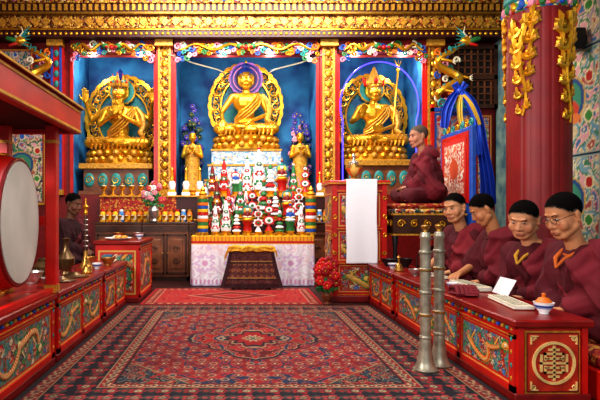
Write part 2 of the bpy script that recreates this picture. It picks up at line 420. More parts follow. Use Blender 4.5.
course(7.60,3.93,4.04,DEEP,[(3.94,.09,.045,.045,GOLDP,.03,'b')])
course(7.55,4.04,4.45,GCARV,[(4.06,.13,.16,.02,MULTI,.03,'e')])
mb=MB()
mb.bx(3.32,3.98,7.95,7.99,2.62,3.5,DARK)
for a,b,c,d in((3.28,3.34,2.58,3.54),(3.94,3.99,2.58,3.54)): mb.bx(a,b,7.9,8.0,c,d,WOODD)
for z in(2.58,3.02,3.48): mb.bx(3.28,3.99,7.9,8.0,z,z+.06,WOODD)
for i in range(6): mb.bx(3.4+i*.1,3.42+i*.1,7.93,7.96,2.62,3.5,WOOD)
for i in range(8): mb.bx(3.34,3.96,7.93,7.96,2.7+i*.1,2.715+i*.1,WOOD)
struct(mb.obj('window_1',smooth=False))
o=painted('wall_panel_painting',(3.15,7.975,1.2),(1,0,0),(0,0,1),.8,1.3,60,90,thangka_fn(.8,1.3,5,'b8401c'),th=.02)
top(o,"orange and red painted panel with deity figure on the shrine wall",'painting')
def pelmet(x0,x1,seed,label):
    random.seed(seed); mb=MB(); w=x1-x0; cols=[TEAL,GOLD,PINK,BLUEP,GREEN,CREAM,ORANGE,GOLD]
    mb.bx(x0,x1,7.88,7.998,3.43,3.60,DRED)
    k=int(w/.075)
    for i in range(k):
        x=x0+.05+(w-.1)*i/(k-1); edge=abs((x-x0)/w-.5)*2
        z=3.50+.03*math.sin(i*1.9); 
        mb.scroll((x,7.865,z),.05+.015*random.random(),.017,cols[(i*3+seed)%8],turns=1.3,sg=1 if x<(x0+x1)/2 else -1,a0=random.random()*6)
        mb.scroll((x+.03,7.86,z-.07-.05*edge**2),.038,.014,cols[(i*5+1+seed)%8],turns=1.2,sg=-1 if i%2 else 1,a0=random.random()*6)
        if edge>.75: mb.scroll((x,7.86,3.34-.06*(edge-.75)*4),.045,.015,cols[(i+2)%8],turns=1.2,a0=i)
    for s_ in(-1,1):
        P=[((x0+x1)/2+s_*(.1+(w/2-.16)*t),7.84+.01*math.sin(9*t),3.49+.045*math.sin(t*11)) for t in np.linspace(0,1,26)]
        mb.tube(P,[.026*(1-.5*t) for t in np.linspace(0,1,26)],GOLD,7)
        hx_=P[0]; mb.ell((hx_[0],7.83,hx_[2]+.01),(.05,.035,.04),GREEN); mb.ell((hx_[0]-s_*.03,7.81,hx_[2]-.01),(.03,.025,.02),RED)
        for q in(-1,1): mb.cap((hx_[0]+.01*q,7.82,hx_[2]+.03),(hx_[0]+s_*.05,7.83,hx_[2]+.08),.01,.004,CREAM,6)
    mb.ell(((x0+x1)/2,7.83,3.48),(.035,.03,.035),RED)
    top(mb.obj('carved_pelmet'),label,'carving','carved pelmets over the niches')
pelmet(-2.5,-1.22,1,"painted wooden pelmet with gold dragons and teal clouds")
pelmet(-.92,1.26,2,"wide painted pelmet with two gold dragons above central Buddha")
pelmet(1.58,2.9,3,"painted pelmet with gold dragons above statue in pointed hat")
def coil_dragon(x,sg,label):
    mb=MB(); P=[];rr=[]
    for i in range(46):
        t=i/45; P.append((x+sg*(.16*math.sin(t*11)+.05),7.72+.05*math.cos(t*11),2.62+.86*t)); rr.append(.022+.04*math.sin(PI*min(1,t*1.05)))
    mb.tube(P,rr,GOLD,8)
    for i in range(3,43,2):
        p=Vector(P[i]); mb.cap(p+Vector((0,-.02,0)),p+Vector((sg*.03,-.05,.06)),.018,.004,TEAL if i%4 else ORANGE,5)
    for i in(10,22,34):
        p=Vector(P[i]); e=p+Vector((-sg*.15,-.08,-.06)); mb.cap(p,e,.03,.02,GOLD)
        for q in range(4): mb.cap(e,e+Vector((-sg*.05,-.02,-.05+.03*q)),.011,.004,CREAM,5)
    body=mb; top_=Vector(P[-1])
    e=E('carved_dragon',(0,0,0),label,'carving','gilded dragons on the shrine facade')
    body.obj('dragon_body',e)
    h=MB(); hd=top_+Vector((-sg*.08,-.06,.04))
    h.ell(hd,(.1,.07,.07),GOLD); h.cap(hd+Vector((-sg*.06,-.03,.0)),hd+Vector((-sg*.16,-.05,.02)),.045,.03,GREEN); h.cap(hd+Vector((-sg*.05,-.03,-.05)),hd+Vector((-sg*.13,-.05,-.08)),.025,.018,RED)
    for q in(-1,1):
        h.ell(hd+Vector((-sg*.03,-.07*1,.04)),(.02,.015,.02),CREAM); h.tube([hd+Vector((0,.02*q,.05)),hd+Vector((sg*.06,.04*q,.12)),hd+Vector((sg*.05,.06*q,.19))],[.016,.012,.004],CREAM,5)
    for q in range(6): h.cap(hd+Vector((sg*.04,-.02,-.05+.03*q)),hd+Vector((sg*.16,-.02,-.1+.06*q)),.02,.004,TEAL,5)
    h.obj('dragon_head',e)
    c=MB()
    for q in range(16):
        c.scroll((x+sg*(.05*math.sin(q)+.1*((q%3)-1)),7.86,2.60+q*.058),.055,.018,[TEAL,PINK,CREAM,BLUEP,ORANGE][q%5],turns=1.2,a0=q)
    c.obj('cloud_scrolls',e)
coil_dragon(-2.98,1,"gilded dragon coiled with teal and pink clouds on facade end")
coil_dragon(3.22,-1,"gilded dragon coiled with clouds beside the lattice window")
def side_paint(O,U,V,w,h,seed,label,bg='2c7f8c',bw=.07,edge=('8c1a18','d9a441')):
    o=painted('mural_painting',O,U,V,w,h,60,70,thangka_fn(w,h,seed,bg,bw,edge),th=.02,mat=VCC); top(o,label,'painting')
side_paint((-3.65,7.975,2.4),(1,0,0),(0,0,1),.55,1.1,21,"blue and green deity mural beside the carved dragon",'2c5f8c')
side_paint((-3.65,7.975,1.1),(1,0,0),(0,0,1),.75,1.15,22,"dark red and teal mural low on the shrine wall",'3a2a3c')
for j,yy in enumerate((4.6,5.65)):
    for i,(z,h_) in enumerate(((.5,1.15),(1.66,1.2),(2.87,1.3))):
        side_paint((3.975,yy+1.045,z),(0,-1,0),(0,0,1),1.04,h_,30+i+j*7,["pale pink and teal mural panel low on side wall","mural panel with ringed halo figure on side wall","uppermost pastel mural panel on the side wall"][i]+(" behind pillar" if j else ""),['7aa0a8','6a98a8','a894a0'][i],.03,('3f6f86','a8a890'))
# ================================================================ RUGS
a,b=1.3,1.45
o=painted('area_rug',(.14-a,4.07-b,.012),(1,0,0),(0,1,0),2*a,2*b,360,390,rug_fn(a,b),mat=VCR,th=.01)
top(o,"large patterned wool rug, crimson field with black floral border",'rug')
o=painted('small_rug',(-1.03,5.54,.013),(1,0,0),(0,1,0),1.99,1.2,200,120,rug2_fn(.995,.6),mat=VCR,th=.01)
top(o,"small bright red rug with beige medallion before the altar",'rug')
# ================================================================ FIGURES
def remesh(mb,vox,smooth=2):
    o=mb.obj('tmp'); m=o.modifiers.new('r','REMESH'); m.mode='VOXEL'; m.voxel_size=vox; m.use_smooth_shade=True
    if smooth:
        s=o.modifiers.new('s','SMOOTH'); s.iterations=smooth; s.factor=.5
    dg=bpy.context.evaluated_depsgraph_get(); dg.update()
    me=bpy.data.meshes.new_from_object(o.evaluated_get(dg)); old=o.data
    bpy.data.objects.remove(o); bpy.data.meshes.remove(old); return me
def meobj(me,name,mat,parent):
    me.materials.clear(); me.materials.append(mat); me.name=name
    me.polygons.foreach_set('material_index',[0]*len(me.polygons))
    me.polygons.foreach_set('use_smooth',[True]*len(me.polygons))
    o=bpy.data.objects.new(name,me); col_.objects.link(o); o.parent=parent; return o
def hand(mb,w,d,nrm,side,mat,curl=.5,k=1):
    w=Vector(w); d=Vector(d).normalized(); nrm=Vector(nrm); nrm=(nrm-d*nrm.dot(d)).normalized(); s=d.cross(nrm)*side
    mb.cap(w,w+d*.02*k,.023*k,.022*k,mat)
    L=[.062,.072,.066,.05]
    for i in range(4):
        off=(-.03+.02*i); root=w+d*(.085-abs(i-1.3)*.005)*k+s*off*k
        mb.cap(w+d*.015*k+s*off*.6*k,root,.017*k,.0115*k,mat,8)
        a=curl*(.6+.12*i); d1=(d*math.cos(a)-nrm*math.sin(a)+s*(off*1.5)).normalized(); m1=root+d1*L[i]*.55*k
        a2=a*1.9; d2=(d*math.cos(a2)-nrm*math.sin(a2)+s*(off*1.5)).normalized(); m2=m1+d2*L[i]*.5*k
        mb.cap(root,m1,.0095*k,.0088*k,mat,8); mb.cap(m1,m2,.0088*k,.0072*k,mat,8)
    t0=w+d*.02*k-s*.022*k; t1=t0+(d*.6-s*.7-nrm*.3).normalized()*.045*k; t2=t1+(d*.95-s*.1-nrm*.3).normalized()*.032*k
    mb.cap(t0,t1,.014*k,.0105*k,mat,8); mb.cap(t1,t2,.0105*k,.008*k,mat,8)
def head_shapes(mb,H,mat,ear=1.0,nose=1.0):
    T=mb.T.copy(); mb.T=T@H
    mb.ell((0,.015,.035),(.073,.092,.083),mat,seg=24,rings=16)
    mb.ell((0,-.014,-.022),(.066,.072,.080),mat,seg=24,rings=16)
    mb.ell((0,-.026,-.055),(.055,.054,.056),mat,seg=20,rings=12)
    mb.ell((0,-.062,-.092),(.024,.020,.019),mat)
    for s_ in(-1,1):
        mb.cap((s_*.050,-.005,-.055),(s_*.018,-.056,-.088),.025,.022,mat)
        mb.ell((s_*.035,-.055,-.028),(.030,.024,.034),mat)
        mb.ell((s_*.077,.012,.0),(.008,.017,.029*ear),mat); mb.ell((s_*.076,.006,-.024*ear),(.008,.009,.013*ear),mat)
        mb.ell((s_*.0125*nose,-.086,-.030),.0088*nose,mat)
    mb.cap((0,-.081,.008),(0,-.0935,-.024),.0085,.0125*nose,mat)
    mb.cap((-.028,-.0720,.032),(.028,-.0720,.032),.010,.010,mat)
    mb.ell((0,-.078,-.060),(.028,.014,.020),mat)
    mb.cap((-.016,-.088,-.056),(.016,-.088,-.056),.0062,.0062,mat,8); mb.cap((-.013,-.087,-.067),(.013,-.087,-.067),.0072,.0072,mat,8)
    mb.T=T
def hair_th(y): return np.interp(y,[-.11,-.07,-.055,-.042,-.028,-.002,.028,.048,.12],[.078,.075,.068,.050,.034,.018,.000,-.032,-.050])
def finish_head(me,H,skinhex,hairhex):
    Hi=H.inverted(); R=H.to_3x3(); N_=len(me.vertices)
    co=np.empty(N_*3); me.vertices.foreach_get('co',co); co=co.reshape(-1,3)
    M=np.array(Hi); p=co@M[:3,:3].T+M[:3,3]
    x,y,z=p[:,0],p[:,1],p[:,2]; R_=np.array(R)
    push=np.zeros(N_)
    for s_ in(-1,1):
        q=((x-s_*.029)/.017)**2+((z-.012)/.0095)**2; push+=np.where(y<-.03,.0034*np.exp(-q),0)
    loc=np.zeros((N_,3)); loc[:,1]=push; co=co+loc@R_.T
    me.vertices.foreach_set('co',co.ravel())
    c=np.tile(srgb(skinhex),(N_,1))
    face=(np.abs(x)<.1)&(y<.12)&(z>-.14)&(z<.14)&(y>-.13)
    def mix(m,h):
        nonlocal c; m=np.clip(m*face,0,1)[:,None]; c=c*(1-m)+srgb(h)*m
    for s_ in(-1,1): mix(.3*np.exp(-(((x-s_*.04)/.022)**2+((z+.02)/.022)**2))*(y<-.02),'c4705a')
    mix(.3*np.exp(-((x/.016)**2+((z+.03)/.014)**2))*(y<-.07),'c06a54')
    mix(.7*np.exp(-((x/.021)**4+((z+.0615)/.0105)**4))*(y<-.06),'9a5246')
    for s_ in(-1,1): mix(.2*np.exp(-(((x-s_*.029)/.018)**2+((z-.008)/.012)**2))*(y<-.04),'6a4432')
    th=hair_th(y)+.12*np.clip(np.abs(x)-.045,0,1)*(y<-.03); cr=(np.hypot(np.abs(x)/.0805,(y-.015)/.1)<1.05)
    mix(.95/(1+np.exp(-(z-th-.002)/.005))*cr*(np.abs(x)<.0795),hairhex)
    setcol(me,c)
def eyes(H,parent,brow=HAIR):
    for s_ in(-1,1):
        m=MB(); m.T=H
        m.ell((s_*.029,-.0738,.0105),(.0115,.0065,.0033),EYEW,seg=10,rings=6)
        m.ell((s_*.029,-.0784,.0100),(.0055,.0028,.0034),EYEB,seg=8,rings=6)
        m.tube([(s_*.017,-.0795,.0125),(s_*.029,-.081,.0146),(s_*.042,-.0735,.0120)],[.001,.0018,.001],EYEB,5)
        m.obj('eye',parent)
        m=MB(); m.T=H; m.tube([(s_*.015,-.0822,.029),(s_*.029,-.0810,.0345),(s_*.044,-.0712,.031)],[.0015,.0024,.0012],brow,5); m.obj('eyebrow',parent)
    m=MB(); m.T=H; m.tube([(-.018,-.088,-.0615),(0,-.0938,-.0608),(.018,-.088,-.0615)],[.0008,.0016,.0008],EYEB,5); m.obj('mouth',parent)
def hair(H,parent,mat,amt=0):
    m=MB(); m.ell((0,.015,.035),(.0738,.0925,.0838),mat,seg=96,rings=72)
    random.seed(7)
    keep=[]
    for f in m.f:
        x,y,z=[sum(m.v[i][k] for i in f)/len(f) for k in range(3)]
        if z-.007+random.uniform(-.007,.007)>hair_th(y)+.12*max(0,abs(x)-.045)*(y<-.03): keep.append(f)
    m.f=keep; m.m=[0]*len(keep)
    rnd=[random.uniform(-.0008,.0012) for _ in m.v]
    m.v=[tuple(H@(Vector(p)*(1+r*4))) for p,r in zip(m.v,rnd)]
    return m.obj('hair',parent)
def Hm(loc,yaw,pitch,roll=0,s=1,fw=1):
    return Matrix.Translation(loc)@Matrix.Rotation(yaw,4,'Z')@Matrix.Rotation(pitch,4,'X')@Matrix.Rotation(roll,4,'Y')@Matrix.Diagonal((s*fw,s,s,1))
DUM=MAROON
def monk(loc,rz,label,hyaw=0,hpitch=.15,lean=.16,armL=None,armR=None,kw=.17,kf=.13,skin='bd8562',hairm=HAIR,hairhex='15100d',glasses=False,collar=None,shawl=MAROON2,robe=MAROON,tall=.72,hs=1.08,wide=1.0,fw=1.0,nose=1.0,roll=0,seed=0):
    """local: seat at z=0, facing -Y. lean = forward offset of head."""
    e=E('person',loc,label,'person',None,rz); X=Vector
    nb=X((0,-lean*.6,tall-.17)); hc=X((0,-lean,tall)); H=Hm(hc,hyaw,hpitch,roll,hs,fw)
    ch=X((0,-lean*.42,.42)); wa=X((0,-lean*.12,.25))
    armR=armR or (-.05,-.24,.16); armL=armL or (.05,-.25,.19)
    b=MB()
    b.ell((0,.01,.11),(.16,.12,.12),DUM); b.ell(wa,(.14,.105,.17),DUM); b.ell(ch,(.155,.105,.17),DUM)
    b.cap(nb+X((0,.02,-.06)),H@X((0,.012,-.05)),.056,.05,DUM,14)
    b.cap(nb+X((-.1,.02,-.055)),nb+X((.1,.02,-.055)),.048,.048,DUM)
    head_shapes(b,H,DUM,1,nose)
    sh={}
    for s_,arm in((-1,armR),(1,armL)):
        S=X((s_*.165,-lean*.45,tall-.235)); W=X(arm)
        mid=(S+W)/2; El=mid+X((s_*.07,.04,-.08)); sh[s_]=(S,El,W)
        b.cap(S,El,.046,.04,DUM); b.cap(El,W,.038,.026,DUM)
        hd=(W-El).normalized(); b_d=X((hd.x-s_*.4,hd.y,min(hd.z,0)*.3)).normalized()
        hand(b,W,b_d,(0,0,1),s_,DUM,.45)
        K=X((s_*kw,-kf,.09)); b.cap((s_*.08,.0,.09),K,.078,.058,DUM); A=X((-s_*.06,-kf-.03+(.03 if s_>0 else 0),.055)); b.cap(K,A,.05,.035,DUM)
        b.cap(A,A+X((-s_*.1,.0,-.01)),.032,.024,DUM)
    me=remesh(b,.0058,2); finish_head(me,H,skin,hairhex); meobj(me,'body',VSK,e)
    hair(H,e,hairm); eyes(H,e,hairm)
    r=MB()
    r.ell((0,.01,.13),(.23*wide,.17,.14),robe); r.ell(wa,(.22*wide,.155,.22),robe); r.ell(ch+X((0,.0,-.03)),(.205*wide,.145,.19),robe)
    r.cap(nb+X((-.085*wide,.025,-.07)),nb+X((.085*wide,.025,-.07)),.07,.07,robe)
    for s_ in(-1,1):
        S,El,W=sh[s_]; r.cap(S,El,.078,.085,robe); r.cap(nb+X((s_*.07,.02,-.05)),S,.058,.074,robe)
        r.cap(El,X((s_*.16*wide,-.02,.14)),.085,.1,robe)
        if s_==1 or armR[2]<.19: r.cap(El,El.lerp(W,.78),.08,.062,robe)
        else: r.cap(El,El.lerp(W,.05),.066,.056,robe)
        K=X((s_*kw,-kf,.095)); r.cap((s_*.09,.0,.1),K,.115,.09,robe); r.cap(K,(-s_*.02,-kf-.02,.075),.085,.075,robe)
    r.ell((0,-kf*.7,.06),(kw+.06,.14,.06),robe)
    me=remesh(r,.0105,6)
    def disp(me,fn):
        N_=len(me.vertices); co=np.empty(N_*3); no=np.empty(N_*3); me.vertices.foreach_get('co',co); me.vertices.foreach_get('normal',no)
        co=co.reshape(-1,3); no=no.reshape(-1,3); co=co+no*fn(co)[:,None]; me.vertices.foreach_set('co',co.ravel()); me.update()
    def rf(p):
        a=np.arctan2(p[:,0],-(p[:,1]+.03)); w_=np.clip((.62-p[:,2])/.2,0,1)
        f1=1-np.abs(np.sin(a*3.2+1.4*np.sin(p[:,2]*5+seed)+p[:,2]*3+seed)); f2=1-np.abs(np.sin(a*5.3+p[:,2]*6+p[:,0]*6+seed*2)); f3=1-np.abs(np.sin(a*1.5+p[:,2]*12+seed))
        return w_*(.030*f1**2.4+.017*f2**2.8+.010*f3**3-.014)
    disp(me,rf); meobj(me,'robe',robe,e)
    s=MB(); S,El,W=sh[1]
    s.cap(nb+X((.075,.05,-.05)),S+X((0,.015,.01)),.062,.086,shawl); s.cap(S+X((-.02,0,.02)),El+X((.012,0,.0)),.086,.096,shawl)
    s.cap(El,X((.19*wide,-.03,.14)),.096,.105,shawl)
    s.cap(El,El.lerp(W,.66),.09,.072,shawl)
    pth=[nb+X((.115*wide,-.05,-.05)),ch+X((.09,-.115,.03)),wa+X((-.03,-.13,.05)),X((-.19*wide,-.10,.17))]
    for off in(0,.055):
        for i in range(3): s.cap(pth[i]+X((off,.02*(off>0),-off*1.3)),pth[i+1]+X((off*.3,.0,-off*1.3)),.045,.05,shawl)
    pb=[nb+X((.09,.065,-.05)),ch+X((.05,.12,.0)),wa+X((-.04,.13,.03)),X((-.19*wide,.03,.16))]
    for off in(0,.06):
        for i in range(3): s.cap(pb[i]+X((off,0,-off)),pb[i+1]+X((off*.3,0,-off)),.05,.052,shawl)
    s.cap(X((-.19*wide,-.10,.17)),X((-.2*wide,.03,.16)),.055,.055,shawl)
    me=remesh(s,.0095,4)
    def sf(p):
        q=(p[:,0]*.8+p[:,2])*26+2*np.sin(p[:,1]*8+p[:,0]*6+seed); q2=(p[:,0]*.5+p[:,2]*1.0+p[:,1])*16+seed
        return .022*(1-np.abs(np.sin(q*.5)))**2.6+.011*(1-np.abs(np.sin(q2*.6)))**2-.008
    disp(me,sf); meobj(me,'shawl',shawl,e)
    c=MB(); cm=collar or robe
    P=[nb+X((.068*math.cos(t),.010+.066*math.sin(t),-.020-.048*max(0,-math.sin(t)))) for t in np.linspace(0,2*PI,20)[:-1]]
    c.tube(P,.012,cm,7,True)
    if collar:
        c.tube([nb+X((-.055,-.035,-.035)),nb+X((-.045,-.095,-.085)),nb+X((-.01,-.128,-.14))],[.010,.014,.006],cm,7)
        c.tube([nb+X((.05,-.045,-.045)),nb+X((.025,-.10,-.085)),nb+X((-.01,-.128,-.14))],[.008,.011,.006],cm,7)
    c.obj('collar',e)
    if glasses:
        g=MB(); g.T=H
        for s_ in(-1,1):
            g.tube([(s_*.030+.020*math.cos(t),-.094,.009+.015*math.sin(t)) for t in np.linspace(0,2*PI,15)[:-1]],.0016,BLACK,5,True)
            g.tube([(s_*.050,-.092,.012),(s_*.066,-.06,.014),(s_*.079,.012,.01)],.0015,BLACK,5)
        g.cap((-.01,-.096,.012),(.01,-.096,.012),.0015,.0015,BLACK,5); g.obj('glasses',e)
    return e
R90=-PI/2
bz=.27
e=E('bench',(2.24,3.85,0),"long low bench with red cushion mat behind the carved tables",'bench')
mb=MB(); mb.bx(-.34,.26,-1.35,1.25,0,.17,RED,.01); mb.obj('bench_base',e)
mb=MB(); mb.bx(-.33,.25,-1.34,1.24,.17,.262,BROCR,.03); mb.obj('bench_cushion',e)
monk((2.15,3.12,bz-.03),R90+.2,"seated person in maroon robe and glasses with saffron collar",hyaw=.0,hpitch=.42,lean=.21,glasses=True,collar=SAFF,tall=.74,hs=1.14,wide=1.05,skin='bc8058',fw=1.04,seed=1)
monk((2.17,3.67,bz-.04),R90+.4,"seated person in maroon robe with ochre collar looking down",hyaw=.3,hpitch=.45,lean=.19,collar=SAFY,tall=.72,hs=1.1,fw=1.12,nose=1.12,skin='cc9068',seed=2,roll=.08)
monk((2.24,4.22,bz-.015),R90+.0,"seated person in maroon robe bowing head over table",hyaw=-.15,hpitch=.62,lean=.23,tall=.765,hs=1.08,skin='b87c52',armR=(-.12,-.37,.23),fw=.97,seed=3)
monk((2.16,4.77,bz),R90+.25,"seated person in maroon robe with forearm resting on table",hyaw=.35,hpitch=.25,lean=.17,tall=.77,hs=1.12,armR=(-.1,-.38,.22),shawl=MARW,fw=1.08,nose=1.1,skin='c88e64',seed=4,roll=-.08)
monk((2.25,6.08,1.10),R90+.05,"elderly person in layered maroon robes seated on high throne",hyaw=.1,hpitch=.14,lean=.11,tall=.78,hs=1.14,kw=.25,kf=.28,hairm=HAIRG,hairhex='7a6858',wide=1.38,skin='bc8264',fw=1.05,nose=1.1,seed=5)
e=E('seat_platform',(-1.97,6.1,0),"low red platform with maroon cushion behind the side table",'platform')
mb=MB(); mb.bx(-.4,.38,-.5,.5,0,.28,DRED,.01); mb.obj('platform_base',e)
mb=MB(); mb.bx(-.38,.36,-.48,.48,.28,.35,MAR_SHADE,.03); mb.obj('cushion',e)
monk((-1.99,6.12,.355),-R90-.2,"person seated behind side table, shade painted into skin and maroon robe",hyaw=-.2,hpitch=.3,lean=.1,tall=.74,skin='6e4632',kf=.18,robe=MAR_SHADE,shawl=MAROON,seed=6)  # skin and robe colours darkened to paint in the shade on this figure
# ---- golden statues
def lotus(parent,w,d,h):
    m=MB(); m.lathe([(.0,0),(1,0),(1.02,.06*h/.2),(.86,h*.35),(.84,h*.6),(.95,h*.85),(.97,h),(0,h)],GOLD,seg=32,sx=w,sy=d)
    for row,(z,r,tilt) in enumerate(((h*.3,.95,1),(h*.72,.93,-1))):
        for k in range(22):
            a=2*PI*k/22+row*.14; m.ell((w*r*math.cos(a),d*r*math.sin(a),z),(w*.11,w*.11,h*.24),GOLD if k%2 else GOLDP,seg=8,rings=6)
    m.obj('lotus_base',parent)
PURP=pm('violet_paint','3a2a86',.5)
def statue(loc,label,kind,S):
    e=E('deity_statue',loc,label,'statue'); g=GOLD
    lotus(e,.40*S,.25*S,.17*S)
    z0=.17*S
    b=MB(); b.T=Matrix.Translation((0,0,z0))@Matrix.Scale(S,4)
    b.ell((0,.01,.1),(.16,.12,.12),g); b.ell((0,0,.27),(.108,.08,.16),g); b.ell((0,0,.43),(.165,.095,.13),g)
    b.cap((-.14,.0,.5),(.14,.0,.5),.05,.05,g); b.cap((0,0,.5),(0,0,.62),.05,.043,g)
    for s_ in(-1,1):
        b.cap((s_*.08,0,.09),(s_*.34,-.14,.08),.085,.062,g); b.cap((s_*.34,-.14,.08),(-s_*.1,-.22,.06+.03*(s_>0)),.062,.04,g); b.cap((-s_*.1,-.22,.06+.03*(s_>0)),(-s_*.2,-.18,.08+.03*(s_>0)),.032,.024,g)
    H=Hm((0,-.01,.72),0,.1,0,1.18); head_shapes(b,H,g,1.6)
    arms={'buddha':[(-1,(-.30,-.05,.3),(-.29,-.19,.17),(-.1,-.4,-1)),(1,(.28,-.02,.28),(.06,-.2,.17),(-1,-.2,0))],
          'four':[(-1,(-.24,-.06,.31),(-.035,-.17,.42),(.12,-.1,1)),(1,(.24,-.06,.31),(.035,-.17,.42),(-.12,-.1,1)),(-1,(-.36,.02,.38),(-.40,-.08,.58),(0,-.1,1)),(1,(.36,.02,.38),(.40,-.08,.58),(0,-.1,1))],
          'guru':[(-1,(-.28,-.04,.32),(-.2,-.2,.36),(.2,-.4,.8)),(1,(.27,-.04,.28),(.07,-.2,.2),(-1,-.2,.1))]}[kind]
    for s_,El,W,d in arms:
        Sh=(s_*.17,0,.5); b.cap(Sh,El,.043,.032,g); b.cap(El,W,.031,.021,g); hand(b,W,d,(0,-.6,.8) if d[2]<=0 else (0,1,0.2),s_,g,.2,1.05)
    me=remesh(b,.0066*S,1); meobj(me,'statue_body',g,e)
    r=MB(); r.T=b.T
    for k in range(4): r.tube([(.155+.012*k,-.045,.535-.02*k),(.11+.015*k,-.098,.46-.03*k),(.02+.015*k,-.112,.36-.03*k),(-.09+.01*k,-.10,.27-.03*k),(-.14,-.06,.22-.02*k)],[.012,.013,.012,.012,.01],GOLDP if k%2 else g,7)
    r.tube([(.2,-.02,.52),(.27,-.05,.42),(.29,-.04,.3),(.26,-.08,.2),(.3,-.16,.15)],[.025,.042,.04,.04,.025],GOLDP,8)
    for k in range(13): r.tube([(-.3+.05*k,-.205+.03*abs(k-6)/6,.11),(-.3+.05*k+.012,-.238+.04*abs(k-6)/6,.05),(-.3+.05*k,-.22+.03*abs(k-6)/6,.005)],[.010,.016,.014],GOLDP if k%2 else g,6)
    for k in range(5):
        for s_ in(-1,1): r.tube([(s_*(.12+.05*k),-.10-.02*k,.165-.006*k),(s_*(.16+.045*k),-.17-.015*k,.13),(s_*(.13+.045*k),-.225,.08)],[.004,.009,.005],GOLDP,5)
    r.obj('statue_robe',e)
    h=MB(); h.T=b.T@H
    if kind=='buddha':
        mm=MB(); mm.ell((0,.015,.035),(.079,.099,.090),NAVYH,seg=24,rings=20)
        kk=[f for f in mm.f if (lambda c:c[2]-(.048-.6*(c[1]+.05))>0)([sum(mm.v[i][k] for i in f)/len(f) for k in range(3)])]
        h.add(mm.v,kk,NAVYH); h.ell((0,.02,.13),(.038,.038,.038),NAVYH); h.ell((0,.02,.178),(.013,.013,.02),GOLD)
    elif kind=='four':
        h.tube([(.078*math.cos(t),.01+.096*math.sin(t),.055) for t in np.linspace(0,2*PI,21)[:-1]],.01,GOLDP,6,True)
        for k in range(5):
            a=-PI/2+(k-2)*.55; h.cap((.08*math.cos(a),.01+.098*math.sin(a),.06),(.098*math.cos(a),.01+.118*math.sin(a),.17-.02*abs(k-2)),.026,.004,GOLDP,6); h.ell((.088*math.cos(a),.000+.112*math.sin(a),.09),.013,[RED,TEAL][k%2]); h.ell((.098*math.cos(a),.01+.118*math.sin(a),.178-.02*abs(k-2)),.008,RED)
        h.lathe([(.03,.1),(.045,.13),(.02,.17),(.03,.2),(0,.24)],NAVYH,(0,.02,0),seg=12)
    else:
        h.lathe([(.085,.04),(.1,.07),(.085,.1),(.05,.15),(.03,.2),(.012,.24),(0,.25)],GOLDP,(0,.02,0),seg=18)
        for s_ in(-1,1): h.cap((s_*.085,.0,.06),(s_*.12,-.01,.13),.025,.006,RED,6)
        h.ell((0,-.085,.09),(.025,.012,.03),RED)
    h.obj('headdress' if kind!='buddha' else 'hair_cap',e)
    ek=MB(); ek.T=b.T@H
    for s_ in(-1,1): ek.ell((s_*.029,-.077,.010),(.013,.004,.0045),WHITE,seg=8,rings=5); ek.ell((s_*.029,-.080,.010),(.006,.003,.0045),EYEB,seg=6,rings=5); ek.tube([(s_*.012,-.087,.030),(s_*.029,-.085,.036),(s_*.046,-.073,.030)],.0026,NAVYH,5)
    ek.cap((-.014,-.094,-.060),(.014,-.094,-.060),.004,.004,RED,6); ek.obj('painted_face',e)
    if kind=='guru':
        s=MB(); s.T=b.T; s.cap((.2,-.1,.1),(.3,-.02,.95),.012,.012,GOLD,8); s.ell((.302,-.02,.98),(.03,.03,.03),GOLD)
        for q in(-1,0,1): s.cap((.303,-.02,1.0),(.303+.04*q,-.02,1.09),.01,.003,GOLD,6)
        s.obj('staff',e)
    a=MB(); cz=z0+.42*S; R=.465*S; y=.17*S
    a.ring((0,y+.03,cz),0,.90*R,.01,HALOB,64,1,1.15)
    a.ring((0,y,cz),.66*R,.70*R,.05,GOLD,64,1,1.15); a.ring((0,y,cz),.94*R,lambda t:R*(1.01+.03*abs(math.cos(t*15))),.04,GOLD,180,1,1.15)
    for k in range(30):
        t=2*PI*k/30; a.scroll((.82*R*math.cos(t),y-.01,cz+.82*1.15*R*math.sin(t)),.060*S,.0115*S,GOLD,a0=t,sg=1 if k%2 else -1,n=14,turns=1.5)
        a.scroll((.86*R*math.cos(t+.1),y-.01,cz+.86*1.15*R*math.sin(t+.1)),.032*S,.009*S,GOLDP,a0=t+2,sg=-1 if k%2 else 1,n=10)
    a.obj('body_halo',e)
    a=MB(); hz=z0+.75*S; r0=.165*S*(1.3 if kind=='buddha' else 1); dn=pm('halo_dark','3a1030',.6) if kind=='buddha' else GREEN
    a.ring((0,y-.06,hz),.0,.62*r0,.02,dn,48); a.ring((0,y-.07,hz),.6*r0,.9*r0,.025,PURP if kind=='buddha' else TEAL,48)
    if kind=='buddha': a.ring((0,y-.074,hz),.70*r0,.75*r0,.028,PINK,48)
    a.ring((0,y-.075,hz),.9*r0,lambda t:r0*(1+.03*math.cos(t*16)),.03,pm('halo_pink_blue','a060b8',.5) if kind=='buddha' else GOLD,80)
    a.obj('head_halo',e)
    return e
def pedestal(x,y,z0,h,w,d,label,mat=WOOD):
    m=MB(); m.bx(-w/2,w/2,-d/2,d/2,0,h*.14,mat,.01); m.bx(-w*.44,w*.44,-d*.42,d*.42,h*.14,h*.82,mat); m.bx(-w/2,w/2,-d/2,d/2,h*.82,h,GOLDP,.012)
    e=E('statue_pedestal',(x,y,z0),label,'pedestal'); m.obj('pedestal_body',e)
    c=MB()
    for k in range(5):
        xx=-w*.36+w*.18*k; c.ell((xx,-d*.43,h*.48),(w*.07,.02,h*.22),TEAL); c.scroll((xx,-d*.45-.005,h*.48),w*.055,.008,GOLD,a0=k)
    c.obj('carved_front',e)
pedestal(-1.87,8.45,1.262,.50,1.16,.66,"carved teal and brown pedestal under seated gilded statue")
